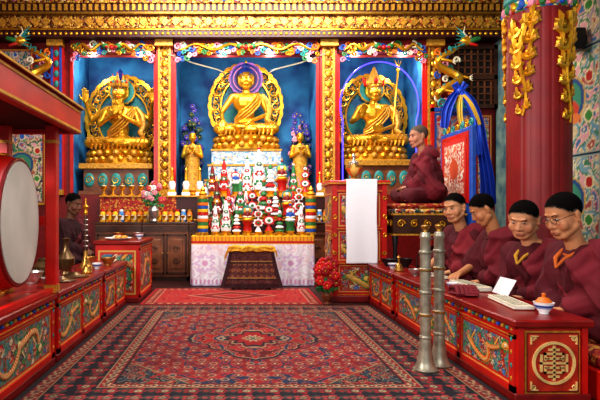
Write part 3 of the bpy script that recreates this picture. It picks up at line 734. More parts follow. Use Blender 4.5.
pedestal(2.26,8.45,1.262,.56,1.1,.66,"carved pedestal with teal ornaments under gilded hat statue")
m=MB(); 
for i,(w,d0) in enumerate(((1.30,.86),(1.2,.76),(1.1,.70))): m.bx(-w/2,w/2,.43-d0-.0,.43,i*.245,(i+1)*.245-.001,MOSAIC); m.bx(-w/2-.012,w/2+.012,.43-d0-.012,.43,(i+1)*.245-.03,(i+1)*.245,GOLDP)
top(m.obj('stepped_plinth',loc=(.18,8.5,1.262),smooth=False),"pale blue and white mosaic stepped plinth beneath central Buddha",'plinth')
statue((-1.87,8.48,1.765),"gilded four-armed seated deity with five-pointed crown on lotus",'four',1.34)
statue((.18,8.52,2.0),"gilded seated Buddha with blue hair and scalloped halo",'buddha',1.32)
statue((2.26,8.48,1.825),"gilded seated guru with pointed hat and staff",'guru',1.3)
LED=pm('violet_led','4a40ff',.4,0,.05,5,0,None,2.2)
m=MB(); P=[(2.25+.61*math.cos(t),8.1,2.66+.68*math.sin(t)) for t in np.linspace(-.35,PI+.35,56)]
m.tube([(2.25+.61*math.cos(-.35),8.1,1.264)]+P+[(2.25+.61*math.cos(PI+.35),8.1,1.264)],.011,LED,8)
top(m.obj('rope_light'),"glowing blue-violet rope light arching around gilded hat statue",'light')
def ribbon(name,pts,wd,hexs,label,fold=.02,nf=5,parent=None,cat='scarf',mat=VSILK):
    P=[Vector(p) for p in pts]; n_=60
    def ev(t):
        t=t*(len(P)-1); i=min(int(t),len(P)-2); f=t-i; p0=P[max(i-1,0)];p1=P[i];p2=P[i+1];p3=P[min(i+2,len(P)-1)]
        return .5*((2*p1)+(p2-p0)*f+(2*p0-5*p1+4*p2-p3)*f*f+(3*p1-p0-3*p2+p3)*f**3)
    C=np.array([ev(k/n_) for k in range(n_+1)]); W=np.interp(np.linspace(0,1,n_+1),np.linspace(0,1,len(wd)),wd)
    def wf(Pp,u,v):
        i=np.clip((v*n_).round().astype(int),0,n_); c=C[i]; tn=C[np.clip(i+1,0,n_)]-C[np.clip(i-1,0,n_)]; tn/=np.linalg.norm(tn,axis=1)[:,None]+1e-9
        s_=np.cross(tn,np.array([0,-1,0])); s_/=np.linalg.norm(s_,axis=1)[:,None]+1e-9
        return c+s_*((u-.5)*W[i])[:,None]+np.array([0,-1,0])*(fold*np.sin(u*2*PI*nf+v*3+.8*np.sin(v*7)))[:,None]
    o=painted(name,(0,0,0),(1,0,0),(0,0,1),1,1,48,n_,lambda u,v:np.tile(srgb(hexs),(len(u),1)),mat=mat,warp=wf,th=.004)
    if parent: o.parent=parent
    else: top(o,label,cat)
    return o
for x0_,x1_,l in((-1.02,.18,"thin cream silk strand strung from gold pilaster to Buddha halo"),(1.37,.18,"thin cream silk strand strung across central niche")):
    ribbon('silk_strand',[(x0_,7.88,3.40),((x0_*.7+x1_*.3),8.0,3.30),((x0_*.35+x1_*.65),8.15,3.22),(x1_+(.34 if x0_>0 else -.34),8.35,3.18)],[.012,.018,.016,.012],'b8b49c',l,.003,2)
e=E('attendant_statue',(-.68,8.3,1.262),"small gilded standing attendant holding offering beside plinth",'statue','standing attendants')
b=MB(); g=GOLD
b.cap((-.045,0,.08),(-.05,0,.45),.035,.05,g); b.cap((.045,0,.08),(.05,0,.45),.035,.05,g); b.ell((0,0,.52),(.1,.07,.12),g); b.ell((0,0,.7),(.11,.07,.13),g); b.cap((0,0,.8),(0,0,.87),.03,.03,g)
Ha=Hm((0,-.005,.93),0,.1,0,.72); head_shapes(b,Ha,g,1.3)
for s_ in(-1,1): b.cap((s_*.11,0,.78),(s_*.15,-.02,.62),.035,.03,g); b.cap((s_*.15,-.02,.62),(s_*.03,-.13,.68),.028,.02,g); hand(b,(s_*.03,-.13,.68),(-s_*.1,-.3,.9),(0,1,0),s_,g,.2,.6); b.cap((s_*.05,.01,.05),(s_*.06,-.07,.04),.03,.022,g)
meobj(remesh(b,.008,1),'statue_body',g,e)
r=MB(); r.lathe([(.16,.08),(.13,.2),(.12,.4),(.115,.55),(.13,.7),(.1,.8)],GOLDP,seg=24,sy=.7); r.obj('statue_robe',e)
l=MB(); l.lathe([(0,0),(.15,0),(.16,.02),(.13,.05),(.15,.08),(0,.08)],GOLD,seg=20); l.obj('lotus_base',e)
h=MB(); h.T=Ha; h.ell((0,.02,.07),(.06,.07,.07),NAVYH); h.obj('hair_cap',e)
dup(e,(1.04,8.3,1.262))
def flower_spray(loc,label,cols,h=.5,n_=26,R=.17,vase=GOLD,leaf=GREEN,name='flower_vase',seed=1,vs_=1,fs_=1):
    random.seed(seed); e=E(name,loc,label,'flower vase')
    v=MB(); v.lathe([(r*vs_,z*vs_) for r,z in [(0,0),(.05,0),(.06,.02),(.045,.05),(.08,.12),(.085,.17),(.05,.22),(.045,.25),(.065,.27),(.058,.27),(.04,.245),(.04,.1),(0,.1)]],vase,seg=20); v.obj('vase',e)
    s=MB(); f=MB()
    for k in range(n_):
        a=random.random()*6.28; q=R*math.sqrt(random.random()); z=.27*vs_+h*(.15+.8*random.random())*(1-.4*q/R)
        p=Vector((q*math.cos(a),q*math.sin(a)*.7,z)); s.tube([(0,0,.2*vs_),(p.x*.4,p.y*.4,.2*vs_+(z-.2*vs_)*.6),p],[.004,.004,.003],leaf,4)
        c=cols[k%len(cols)]
        for j in range(6):
            t=j*PI/3+k; f.ell(p+Vector((.022*fs_*math.cos(t),-.01,.022*fs_*math.sin(t))),(.018*fs_,.008*fs_,.018*fs_),c,seg=6,rings=4)
        f.ell(p+Vector((0,-.016,0)),.009,YELLOW,seg=6,rings=4)
        for j in range(2): s.ell(p*.8+Vector((.03*math.cos(k+j*3),0,-.02)),(.03,.006,.014),leaf,Matrix.Rotation(k,3,'Y'),6,4)
    s.obj('stems',e)['kind']='stuff'; f.obj('blossoms',e)['kind']='stuff'; return e
DLEAF=pm('dark_leaf','16351f'); NAVY=pm('navy_petal','142a6a',.6)
flower_spray((-.72,8.70,1.262),"tall dark blue and violet flower spray behind attendant",[NAVY,PURP,DLEAF],1.4,90,.17,GOLD,DLEAF,seed=3,fs_=1.3)
flower_spray((1.08,8.70,1.262),"tall dark blue flower spray with pink buds beside Buddha",[NAVY,PURP,NAVY,PINK],1.4,90,.17,GOLD,DLEAF,seed=4,fs_=1.3)
# ================================================================ CABINETS, SHELVES, ALTAR
e=E('cabinet',(-1.69,7.75,0),"brown carved wooden cabinet with two panelled doors",'cabinet','row of wooden cabinets along the shrine')
m=MB(); m.bx(-.335,.335,-.2,.2,.06,.82,WOOD); m.bx(-.31,.31,-.18,.2,0,.06,WOODD); m.bx(-.34,.34,-.215,.2,.82,.853,WOODD,.006); m.bx(-.335,.335,-.21,-.2,.72,.8,WOODD); m.obj('body',e,smooth=False)
def cabdoor(x):
    d=MB(); d.bx(-.15,.15,-.012,0,.0,.58,WOOD); 
    for a_ in(-.15,.125): d.bx(a_,a_+.025,-.02,-.012,0,.58,WOODD)
    for z in(0,.555): d.bx(-.15,.15,-.02,-.012,z,z+.025,WOODD)
    d.bx(-.09,.09,-.02,-.012,.08,.5,WOOD,.004); d.scroll((0,-.022,.36),.05,.007,WOODD); d.scroll((0,-.022,.2),.05,.007,WOODD,sg=-1)
    o=d.obj('door',e,(x,-.2,.1)); k=MB(); k.ell((.12 if x<0 else -.12,-.03,.3),.012,BRASS); k.obj('knob',o)
cabdoor(-.16); cabdoor(.16)
for i in range(1,5): dup(e,(-1.69+.68*i,7.75,0))
e=E('offering_shelf',(-.33,7.87,.853),"tiered shelf with red brocade front holding butter sculptures",'shelf')
m=MB(); m.bx(-1.69,-.55,-.09,.1,0,.37,BROCR); m.bx(-.55,1.69,-.09,.1,0,.37,DEEP); m.obj('shelf_front',e,smooth=False)
m=MB(); m.bx(-1.7,1.7,-.11,.11,.37,.395,GOLDP,.005); m.obj('shelf_board',e)
e=E('altar_table',(.235,7.22,0),"altar table draped in white cloth with pink and lilac lace",'table')
m=MB(); m.bx(-.79,.79,-.2,.2,.62,.665,WOOD); m.obj('tabletop',e,smooth=False)
for x in(-.74,.74):
    for y in(-.16,.16): m=MB(); m.bx(x-.03,x+.03,y-.03,y+.03,0,.62,WOOD); m.obj('leg',e,smooth=False)
def cloth(u,v):
    c=arab(u,v,3,4,['f2eef0','ead6e2','f6f2f4','e2cce2','f0d8dc'],'ffffff')
    c=put(c,(v>.60),'f0ac20'); c=put(c,(v>.60)&((u*20%1)<.18),'c83020'); c=put(c,(v>.565)&(v<=.60),'c81c24'); c=put(c,(v>.55)&(v<=.565),'f0c040'); c=put(c,(v<.08)&(((u*18)%1)<.5),'dca0c4'); c=put(c,v<.02,'d0c8e0')
    r=np.hypot(((u*2.6)%1-.5),(v-.3)*2.6); an=np.arctan2((v-.3),((u*2.6)%1-.5)/2.6)
    c=put(c,r<.3+.05*np.cos(8*an),'e0c4e4'); c=put(c,r<.22+.04*np.cos(8*an),'f4f0f4'); c=put(c,r<.1,'dca8cc')
    return c
Lt=1.64+.8
def clw(P,u,v):
    q=P.copy(); x=np.where(u<.4,-.815,np.where(u>2.04,.825,-.815+(u-.4))); y=np.where(u<.4,-.215+(.4-u),np.where(u>2.04,-.215+(u-2.04),-.215))
    f=.014*np.sin(u*46)*(1-v/.68)+.007*np.sin(u*21+1)*(1-v/.68); ny=np.where((u>=.4)&(u<=2.04),-1,0); nx_=np.where(u<.4,-1,np.where(u>2.04,1,0))
    q[:,0]=x+nx_*(f+.012); q[:,1]=y+ny*(f+.012); q[:,2]=v+.01; return q
painted('tablecloth',(0,0,0),(1,0,0),(0,0,1),Lt,.66,260,60,cloth,e,mat=VCC,warp=clw)
m=MB(); m.bx(-.825,.83,-.225,.21,.665,.68,YELLOW,.004); m.obj('table_runner',e)
m=MB(); m.bx(-.8,.8,-.09,.09,0,.22,DEEP); m.bx(-.81,.81,-.1,.1,.2,.22,GOLDP)
top(m.obj('altar_step',loc=(.235,7.35,.681),smooth=False),"dark red step with gold edge on the altar table",'shelf')
e=E('prayer_table',(.21,6.74,0),"small table covered by flaring brown and maroon woven cloth",'table')
m=MB(); m.bx(-.26,.26,-.12,.12,.50,.54,WOODD); m.obj('tabletop',e,smooth=False)
for x in(-.23,.23):
    for y in(-.09,.09): m=MB(); m.bx(x-.02,x+.02,y-.02,y+.02,0,.50,WOODD); m.obj('leg',e,smooth=False)
def dk(u,v):
    c=arab(u,v,8,10,['4c2022','5a2a28','44191e','643430'],'7c4c38',2.5)
    for q,h_ in((.33,'a87c44'),(.31,'2c1214'),(.12,'a87c44'),(.10,'2c1214'),(.22,'8a4c34')): c=put(c,np.abs(v-q)<.008,h_)
    c=put(c,(v<.05),'381418'); c=put(c,np.abs(u-.4)>.34,'3a161a')
    g=np.hypot((u*12)%1-.5,((v-.215)*12+.5)%1-.5); mk=(v>.13)&(v<.30)&(np.abs(u-.4)<.33)
    c=put(c,(g<.26)&mk,'a0663c'); c=put(c,(g<.12)&mk,'3a161a')
    return c
def dkw(P,u,v):
    q=P.copy(); t=np.clip(1-v/.5,0,1)
    z=np.where(v<.5,.046+v,.546); y=np.where(v<.5,-.14-.05*t-.014*np.sin(u*44)*t,-.14+(v-.5))
    q[:,0]=(u-.4)*(.70+.30*t**1.3); q[:,1]=y; q[:,2]=z; return q
painted('brocade_cover',(0,0,0),(1,0,0),(0,0,1),.8,.76,110,110,dk,e,mat=VCC,warp=dkw)
def yw(P,u,v):
    q=P.copy(); s_=u-.42; flat=np.clip(s_,-.28,.28); dr=np.clip(np.abs(s_)-.28,0,1); fr=np.clip(.05+.04*np.cos(u*15)-v,0,1)
    q[:,0]=flat+np.sign(s_)*(dr*.35+.012*(dr>0)); q[:,1]=-.155+np.maximum(v-.06,0)-.012*(fr>0)+.006*np.sin(u*40); q[:,2]=.560-dr*.9-np.clip(.06-v,0,1)+.006*np.sin(u*34+v*20)
    return q
o=painted('silk_scarf',(0,0,0),(1,0,0),(0,0,1),.80,.34,90,40,lambda u,v:arab(u,v,2,3,['d8a01c','cc8c12','e0ae34'],'b8740e'),mat=VCC,warp=yw,th=.006)
o.location=(.21,6.74,.0); top(o,"yellow silk cloth draped over the small table top",'scarf')
# ---- butter sculptures
def torma(cols,label,kind=0):
    e=E('butter_sculpture',(0,0,0),label,'butter sculpture','butter sculptures on the altar'); a_,b_,c_,d_=cols
    m=MB(); m.lathe([(0,0),(.05,0),(.058,.015),(.04,.03),(.05,.05),(.056,.06),(0,.06)],GOLD,seg=16); m.obj('dish',e)
    m=MB()
    if kind==0:
        m.lathe([(0,.06),(.054,.06),(.060,.1),(.046,.15),(.050,.20),(.036,.25),(.038,.30),(.024,.36),(.022,.42),(.006,.49),(0,.5)],a_,seg=16)
    elif kind==1:
        for k in range(7):
            z=.05+k*.062; r=.064*(1-k*.12); m.lathe([(r*.5,z),(r,z+.014),(r*1.02,z+.026),(r*.45,z+.062)],[a_,b_,a_,c_,a_,d_,a_][k],seg=18)
    elif kind==2:
        m.lathe([(0,.06),(.045,.06),(.03,.10),(.014,.14),(.012,.24),(.014,.46)],a_,seg=12)
        for z,r in((.20,.066),(.345,.054),(.45,.034)): m.ring((0,-.012,z),0,lambda t:r*(1+.12*math.cos(8*t)),.016,a_,50); m.ring((0,-.022,z),0,r*.66,.012,b_,24); m.ell((0,-.03,z),(r*.3,.01,r*.3),c_,seg=8,rings=5)
    else: # small seated figure on a stand
        m.lathe([(0,.06),(.05,.06),(.042,.14),(.055,.17),(.058,.19),(0,.19)],b_,seg=16)
        m.ell((0,-.005,.215),(.06,.04,.03),a_); m.ell((0,0,.275),(.034,.026,.06),c_); m.ell((0,-.004,.35),(.022,.023,.027),CREAM)
        for s_ in(-1,1): m.cap((s_*.032,0,.31),(s_*.045,-.012,.26),.012,.01,c_,7); m.cap((s_*.045,-.012,.26),(s_*.008,-.035,.25),.01,.008,CREAM,7)
        m.ring((0,.022,.34),.0,lambda t:.062*(1+.07*math.cos(12*t)),.010,d_,60); m.ring((0,.016,.34),.0,.045,.010,a_,30); m.cap((0,0,.37),(0,0,.44),.018,.004,d_,8)
    m.obj('sculpture_body',e)
    if kind==0:
        for z,r,cc in((.12,.038,b_),(.225,.031,c_),(.325,.022,d_)):
            m=MB(); m.ell((0,-.052+.06*(z-.13),z),(r*.5,.012,r*.5),WHITE if cc!=WHITE else RED,seg=8,rings=5)
            for k in range(6):
                t=k*2*PI/6; m.ell((r*.85*math.cos(t),-.047+.07*(z-.13),z+r*.85*math.sin(t)),(r*.42,.008,r*.42),cc,seg=6,rings=4)
            m.obj('flower_ornament',e)
        m=MB()
        for s_ in(-1,1): m.tube([(s_*.05,0,.1),(s_*.08,0,.18),(s_*.055,0,.27),(s_*.06,0,.31)],[.006,.011,.008,.002],d_,6)
        m.obj('side_wings',e)
    zf=.49 if kind<3 else .43
    m=MB(); m.ell((0,0,zf),(.016,.012,.018),c_,seg=8,rings=6); m.cap((0,0,zf),(0,0,zf+.05),.010,.002,GOLD,6); m.obj('finial',e)
    return e
T=[torma((WHITE,RED,GREEN,RED),"white pointed butter sculpture with red and green rosettes"),
   torma((GOLD,RED,DRED,TEAL),"small gilded figure with teal halo on red stand",3),
   torma((RED,WHITE,GREEN,WHITE),"red pointed butter sculpture with white and green rosettes"),
   torma((GREEN,WHITE,RED,WHITE),"tiered pointed green butter tree with white and red bands",1),
   torma((WHITE,GREEN,RED,GREEN),"white butter sculpture with green and red rosettes"),
   torma((WHITE,RED,GREEN,RED),"white stand with three round red ornaments",2),
   torma((GREEN,RED,WHITE,PINK),"green pointed butter sculpture with red rosettes"),
   torma((WHITE,GREEN,BLUEP,RED),"small white figure with red halo on green stand",3),
   torma((WHITE,RED,WHITE,GREEN),"tiered white butter tree with red and green bands",1),
   torma((DRED,WHITE,GOLD,GREEN),"dark red butter sculpture with white and gold rosettes"),
   torma((RED,WHITE,GREEN,GOLD),"red stand with three round white ornaments",2)]
slots=[]
for i in range(9): slots.append((-.27+.147*i,7.14,.681,[.85,1.0,.8,1.0,.85,1.02,.82,.98,.85][i]))
for i in range(9): slots.append((-.42+.165*i,7.35,.902,[.95,1.1,.9,1.1,.95,1.08,.9,1.0,.9][i]))
for i in range(9): slots.append((-.34+.175*i,7.86,1.249,[.95,1.1,.9,1.15,1.45,1.1,1.2,.95,.9][i]))
for i in range(6): slots.append((-.3+.23*i,7.62,.854,.95))
used=[False]*len(T)
for i,(x,y,z,sc_) in enumerate(slots):
    k=(i*4+i//5)%len(T); s3=(1.22*sc_,1.1*sc_,sc_)
    if not used[k]: T[k].location=(x,y,z); T[k].scale=s3; used[k]=True
    else: dup(T[k],(x,y,z),random.uniform(-.15,.15),s3)
for k in range(len(T)):
    if not used[k]: T[k].location=(-.9+.14*k,7.64,.854)
e=E('offering_column',(-.44,7.13,.681),"cylindrical offering column banded in yellow, orange, green and blue",'offering','banded offering columns')
m=MB(); bands=[GOLDP,BLUEP,YELLOW,GREEN,ORANGE,WHITE,RED,YELLOW,BLUEP,ORANGE,GREEN,GOLDP]
for k,c in enumerate(bands):
    z=k*.045; m.lathe([(.066,z),(.074,z+.006),(.074,z+.038),(.066,z+.045)],c,seg=22)
m.obj('banded_drum',e)
m=MB(); m.lathe([(.05,.54),(.06,.57),(.03,.6),(.035,.63),(0,.68)],GOLD,seg=16); m.obj('finial',e)
dup(e,(1.04,7.13,.681)); 
m=MB(); m.lathe([(0,0),(.022,0),(.02,.006),(.036,.03),(.04,.036),(.037,.036),(.03,.012),(0,.01)],BRASS,seg=16)
bw=top(m.obj('offering_bowl',loc=(-.5,7.045,.681)),"small brass water offering bowl on altar edge",'bowl','water offering bowls')
for i in range(1,15): dup(bw,(-.5+.105*i,7.045,.681))
e=E('butter_lamp',(-1.96,7.6,.854),"small gold butter lamp goblet with white top",'lamp','butter lamps on the cabinets')
m=MB(); m.lathe([(0,0),(.03,0),(.032,.008),(.01,.02),(.009,.05),(.03,.07),(.036,.095),(.03,.095),(0,.085)],GOLD,seg=14); m.obj('lamp_cup',e)
m=MB(); m.lathe([(.028,.09),(.024,.1),(0,.104)],CREAM,seg=12); m.cap((0,0,.1),(0,0,.125),.004,.002,YELLOW,6); m.obj('wick',e)
for i in range(1,15): dup(e,(-1.96+.092*i,7.6,.854))
for i in range(3): dup(e,(1.14+.09*i,7.58,.854))
def jar(mats,label,name='offering_jar'):
    e=E(name,(0,0,0),label,'jar','offering jars on the shelf')
    m=MB(); m.lathe([(0,0),(.034,0),(.038,.01),(.038,.13),(.028,.15),(.026,.16)],mats[0],seg=16); m.lathe([(.0385,.03),(.0395,.03),(.0395,.095),(.0385,.095)],mats[2],seg=16); m.obj('jar_body',e)
    m=MB(); m.lathe([(.03,.155),(.03,.18),(0,.185)],mats[1],seg=14); m.obj('lid',e); return e
J=[jar((YELLOW,RED,CREAM),"yellow jar with red lid on shelf"),jar((ORANGE,GOLD,YELLOW),"orange jar with gold lid on shelf"),jar((pm('jar_blue','3f86c8'),WHITE,WHITE),"blue plastic jar with white lid")]
uj=[0]*3
for i in range(15):
    k=(0,1,0,2,1)[i%5]; p=(-1.96+.092*i,7.71,.854)
    if not uj[k]: J[k].location=p; uj[k]=1
    else: dup(J[k],p)
for i in range(3): dup(J[(i*2)%3],(1.17+.085*i,7.71,.854))
e=E('small_stupa',(-.95,7.86,1.249),"small white and gold stupa on shelf",'stupa','small stupas on the shelf')
m=MB(); m.bx(-.06,.06,-.06,.06,0,.05,WHITE); m.bx(-.05,.05,-.05,.05,.05,.09,GOLD); m.lathe([(.04,.09),(.055,.17),(.04,.21),(.02,.22)],WHITE,seg=18); m.obj('stupa_body',e)
m=MB(); m.lathe([(.022,.21),(.02,.3),(.008,.38),(.02,.39),(0,.43)],GOLD,seg=12); m.obj('spire',e)
dup(e,(-.74,7.86,1.249)); dup(e,(-.53,7.86,1.249)); dup(e,(1.28,7.86,1.249),0,.85)
for i in range(7): dup(bpy.data.objects['butter_lamp'],(-1.98+.14*i,7.86,1.249),0,1.5)
flower_spray((-1.18,7.54,.854),"vase of pink and white flowers on the cabinet",[PINK,WHITE,pm('rose','c8344a')],.4,34,.15,SILVER,seed=9)
# ================================================================ CARVED LOW TABLES
TOPR=pm('tabletop_red','84100c',.28)
EMB=pm('emblem_gold','e4c078',.45,.1); OCH=pm('panel_red_orange','b42c14',.45)
def low_table(x0,x1,y0,y1,H,side,npan,label,near=None,seed=0,pal=None,body=('d04a20','dc9c40')):
    e=E('carved_table',((x0+x1)/2,(y0+y1)/2,0),label,'table','carved low tables along the aisle'); w=(x1-x0)/2; l=(y1-y0)/2
    m=MB(); m.bx(-w+.015,w-.015,-l+.015,l-.015,.035,H-.04,RED); m.bx(-w,w,-l,l,0,.05,DRED,.006)
    X=side*(w-.015); t=.014*side
    g=.05; ph=H-.19; z0=.085
    L=2*l-.03; pw=(L-g*(npan+1))/npan
    def xb(a_,b_,y0_,y1_,z0_,z1_,mat): m.bx(min(a_,b_),max(a_,b_),y0_,y1_,z0_,z1_,mat)
    for k in range(npan+1):
        yy=-l+.015+k*(pw+g); xb(X,X+t,yy,yy+g,.05,H-.04,RED)
        for q in range(4): m.ell((X+t,yy+g/2,.12+q*(H-.2)/3.4),(.006,.010,.014),[GOLDP,TEAL][q%2],seg=6,rings=4)
    xb(X,X+t,-l+.015,l-.015,z0+ph,z0+ph+.025,RED); xb(X+t,X+t*1.25,-l+.02,l-.02,z0+ph+.014,z0+ph+.019,GOLDP); xb(X,X+t,-l+.015,l-.015,.05,z0,RED)
    kf_=int(L/.05)
    for k in range(kf_):
        m.ell((X+t*.5,-l+.04+(L-.04)*k/(kf_-1),H-.058),(.012,.018,.012),[GOLDP,TEAL,GOLDP,BLUEP][k%4],seg=6,rings=4)
    if near=='shou':
        for xx in(-w+.018,w-.048): m.bx(xx,xx+.03,-l+.003,-l+.015,.05,H-.04,RED)
    m.obj('body',e,smooth=False)
    m=MB(); m.bx(-w-.012,w+.012,-l-.012,l+.012,H-.04,H,TOPR,.008); m.obj('tabletop',e)
    for k in range(npan):
        kw={'pal':pal} if pal else {}
        fn,hf=panel_fn(pw,ph,seed+k*3,flip=bool(k%2),body=body,**kw); yy=-l+.015+g+k*(pw+g)
        nx=int(min(240,pw/.005)); ny=int(min(64,ph/.005))
        if side<0: painted('carved_panel',(X-.002,yy+pw,z0),(0,-1,0),(0,0,1),pw,ph,nx,ny,fn,e,hf)
        else: painted('carved_panel',(X+.002,yy,z0),(0,1,0),(0,0,1),pw,ph,nx,ny,fn,e,hf)
    if near=='shou':
        m=MB(); Y=-l+.015; cz=H/2-.005; hw=.128; hh_=.148
        m.bx(-hw-.016,hw+.016,Y-.006,Y,cz-hh_-.016,cz+hh_+.016,GOLDP); m.bx(-hw-.008,hw+.008,Y-.010,Y-.006,cz-hh_-.008,cz+hh_+.008,DRED); m.bx(-hw,hw,Y-.014,Y-.010,cz-hh_,cz+hh_,OCH)
        m.ring((0,Y-.018,cz),.098,.112,.010,EMB,56)
        def bar(a1,a2,b1,b2,t_=.0058): m.bx(min(a1,a2)-t_,max(a1,a2)+t_,Y-.023,Y-.012,cz+min(b1,b2)-t_,cz+max(b1,b2)+t_,EMB)
        # angular symmetrical longevity sign
        bar(0,0,-.085,.085); bar(-.066,.066,0,0)
        for k in(-1,1):
            bar(-.022,.022,k*.070,k*.070); bar(-.046,.046,k*.048,k*.048); bar(-.030,.030,k*.024,k*.024)
            bar(k*.066,k*.066,-.040,.040); bar(k*.046,k*.046,.020,.048); bar(k*.046,k*.046,-.048,-.020)
            bar(k*.046,k*.030,.024,.024,.004); bar(k*.046,k*.030,-.024,-.024,.004)
        for sx in(-1,1):
            for sz in(-1,1):
                m.scroll((sx*.106,Y-.018,cz+sz*.126),.014,.0038,EMB,a0=sx+sz,n=10); bar(sx*.118,sx*.118,sz*.10,sz*.138,.0028); bar(sx*.085,sx*.118,sz*.140,sz*.140,.0028)
        m.obj('end_panel',e)
    elif near=='paint':
        fn,hf=panel_fn(2*w-.09,ph,seed+9); painted('end_panel',(-w+.045,-l+.013,z0),(1,0,0),(0,0,1),2*w-.09,ph,50,40,fn,e,hf)
    return e
GP=('3a7a68','2f6a5a','5a9a80','2f6a5a','a8301c','4a8a94')
low_table(1.46,1.86,2.71,4.74,.437,-1,3,"long red lacquered table with carved dragon panels and end emblem",'shou',1)
low_table(1.46,1.86,4.80,5.68,.437,-1,2,"shorter red carved table next to the throne desk",None,20)
low_table(-1.6,-1.18,2.45,3.42,.47,1,1,"red table with green dragon panel beneath the drum stand",None,30,GP,('c8552a','e0c080'))
low_table(-1.6,-1.18,3.46,4.64,.47,1,2,"red carved table holding bronze cymbals and bowls",None,36,GP,('c8743c','e0b060'))
low_table(-1.6,-1.18,4.7,5.66,.47,1,2,"red carved side table with small painted panels",None,44,('8a1a14','9c2018','2f7f7a','8a1a14'))
low_table(-1.56,-1.05,5.74,6.6,.68,1,1,"taller red painted table holding dishes",'paint',52,('8a1a14','9c1c14','24507a','8a1a14'))
# ================================================================ THRONE + DESK
e=E('throne_desk',(1.38,6.0,0),"tall red carved desk standing before the throne",'desk')
m=MB(); m.bx(-.3,.3,-.22,.22,.06,1.30,RED); m.bx(-.33,.33,-.25,.25,0,.07,DRED,.01)
for x in(-.3,.25): m.bx(x,x+.05,-.245,-.22,.07,1.3,RED)
for z in(.07,.42,.8,1.22): m.bx(-.3,.3,-.24,-.22,z,z+.03,RED); m.bx(-.3,.3,-.243,-.24,z+.01,z+.018,GOLDP)
for k in range(6): m.scroll((-.275,-.25,.15+k*.2),.026,.007,GOLD,a0=k); m.scroll((.275,-.25,.15+k*.2),.026,.007,GOLD,a0=k+1)
m.obj('body',e,smooth=False)
m=MB(); m.bx(-.34,.34,-.26,.26,1.30,1.35,RED,.01); m.bx(-.345,.345,-.265,.265,1.31,1.325,GOLDP); m.obj('desktop',e)
RP=('a01810','b01c12','900f0c','b01c12','2f6f9a','a01810')
for z,h_ in((.11,.3),(.46,.33),(.84,.37)):
    fn,hf=panel_fn(.46,h_,int(z*50),pal=RP,body=('c8922c','e8c04c')); painted('carved_panel',(-.23,-.222,z),(1,0,0),(0,0,1),.46,h_,60,46,fn,e,hf)
    fn,hf=panel_fn(.4,h_,int(z*60)+1,pal=RP,body=('c8922c','e8c04c')); painted('carved_panel',(-.302,.2,z),(0,-1,0),(0,0,1),.4,h_,60,46,fn,e,hf)
def shw(P,u,v):
    q=P.copy(); q[:,0]=1.22+u+.004*np.sin(v*9); q[:,1]=np.where(v<.93,5.715-.012*(1-v/.93)-.008*np.sin(u*22)*(1-v/.93),5.72+(v-.93)); q[:,2]=np.where(v<.93,.435+v,1.3615); return q
o=painted('white_sheet',(0,0,0),(1,0,0),(0,0,1),.34,1.15,40,90,lambda u,v:np.tile(srgb('ffffff'),(len(u),1)),mat=VCC,warp=shw,th=.004)
top(o,"plain white cloth sheet hanging down front of the desk",'cloth')
e=E('lidded_jar',(1.37,6.0,1.366),"ornate silver and gold lidded jar on the desk",'jar')
m=MB(); m.lathe([(0,0),(.05,0),(.055,.015),(.03,.04),(.07,.09),(.1,.14),(.09,.175),(.05,.19)],BRASS,seg=22); m.obj('jar_body',e)
m=MB(); m.lathe([(.055,.19),(.05,.21),(.02,.23),(.015,.26),(.025,.28),(0,.31)],SILVER,seg=18); m.obj('lid',e)
e=E('throne',(2.13,6.1,0),"high throne with dark carved frame and brocade cushions",'throne')
m=MB(); m.bx(-.38,.42,-.36,.36,.76,.98,WOODD,.01)
for k in range(5): m.scroll((-.3+.15*k,-.37,.87),.045,.01,GOLD,a0=k); 
for k in range(5): m.scroll((-.388,-.28+.14*k,.87),.045,.01,GOLD,(0,1,0),(0,0,1),a0=k)
m.bx(-.39,.43,-.37,.37,.74,.76,GOLDP); m.bx(-.39,.43,-.37,.37,.965,.985,GOLDP); m.obj('seat_frame',e)
for x in(-.35,.38):
    for y in(-.32,.32): m=MB(); m.lathe([(.03,0),(.035,.05),(.022,.1),(.03,.35),(.022,.6),(.035,.7),(.03,.74)],BLACK,(x,y,0),seg=12); m.obj('leg',e)
m=MB(); m.bx(-.35,.38,-.335,-.305,.3,.34,BLACK); m.bx(-.35,.38,.305,.335,.3,.34,BLACK); m.bx(-.365,-.335,-.32,.32,.3,.34,BLACK); m.obj('stretcher',e)
m=MB(); m.bx(-.39,.42,-.37,.37,.985,1.035,BROC,.02); m.obj('seat_cushion',e)
m=MB(); m.bx(-.37,.4,-.35,.35,1.036,1.095,BROCR,.025); m.obj('top_cushion',e)
m=MB(); m.bx(.455,.51,-.42,.44,.7,1.95,BLUEP,.01); m.bx(.445,.455,-.36,.38,1.1,1.9,RED)
for k in range(7): m.scroll((.48,-.36+.12*k,1.99),.05,.014,GOLD if k%2 else TEAL,(0,1,0),(0,0,1),a0=k)
m.obj('backrest',e)
painted('brocade_panel',(.44,.33,1.16),(0,-1,0),(0,0,1),.64,.68,60,60,lambda u,v:put(put(arab(u,v,5,6,['e8d0b8','d9744a','f0e2cc','c8402c'],'b3261e'),np.minimum(np.minimum(u,.64-u),np.minimum(v,.68-v))<.05,'c8281c'),np.hypot(u-.32,v-.34)<.12,'d9542a'),e,mat=VCC)
e=E('throne_screen',(2.88,6.85,0),"red and blue framed screen with pale brocade panel behind throne",'screen')
m=MB(); 
for x in(-.3,.27): m.bx(x,x+.04,-.02,.02,0,2.42,RED)
for z in(.5,2.32): m.bx(-.3,.31,-.02,.02,z,z+.05,BLUEP)
m.scroll((0,0,2.47),.07,.02,GOLD); m.scroll((-.16,0,2.43),.06,.018,TEAL); m.scroll((.16,0,2.43),.06,.018,TEAL,sg=-1); m.obj('screen_frame',e)
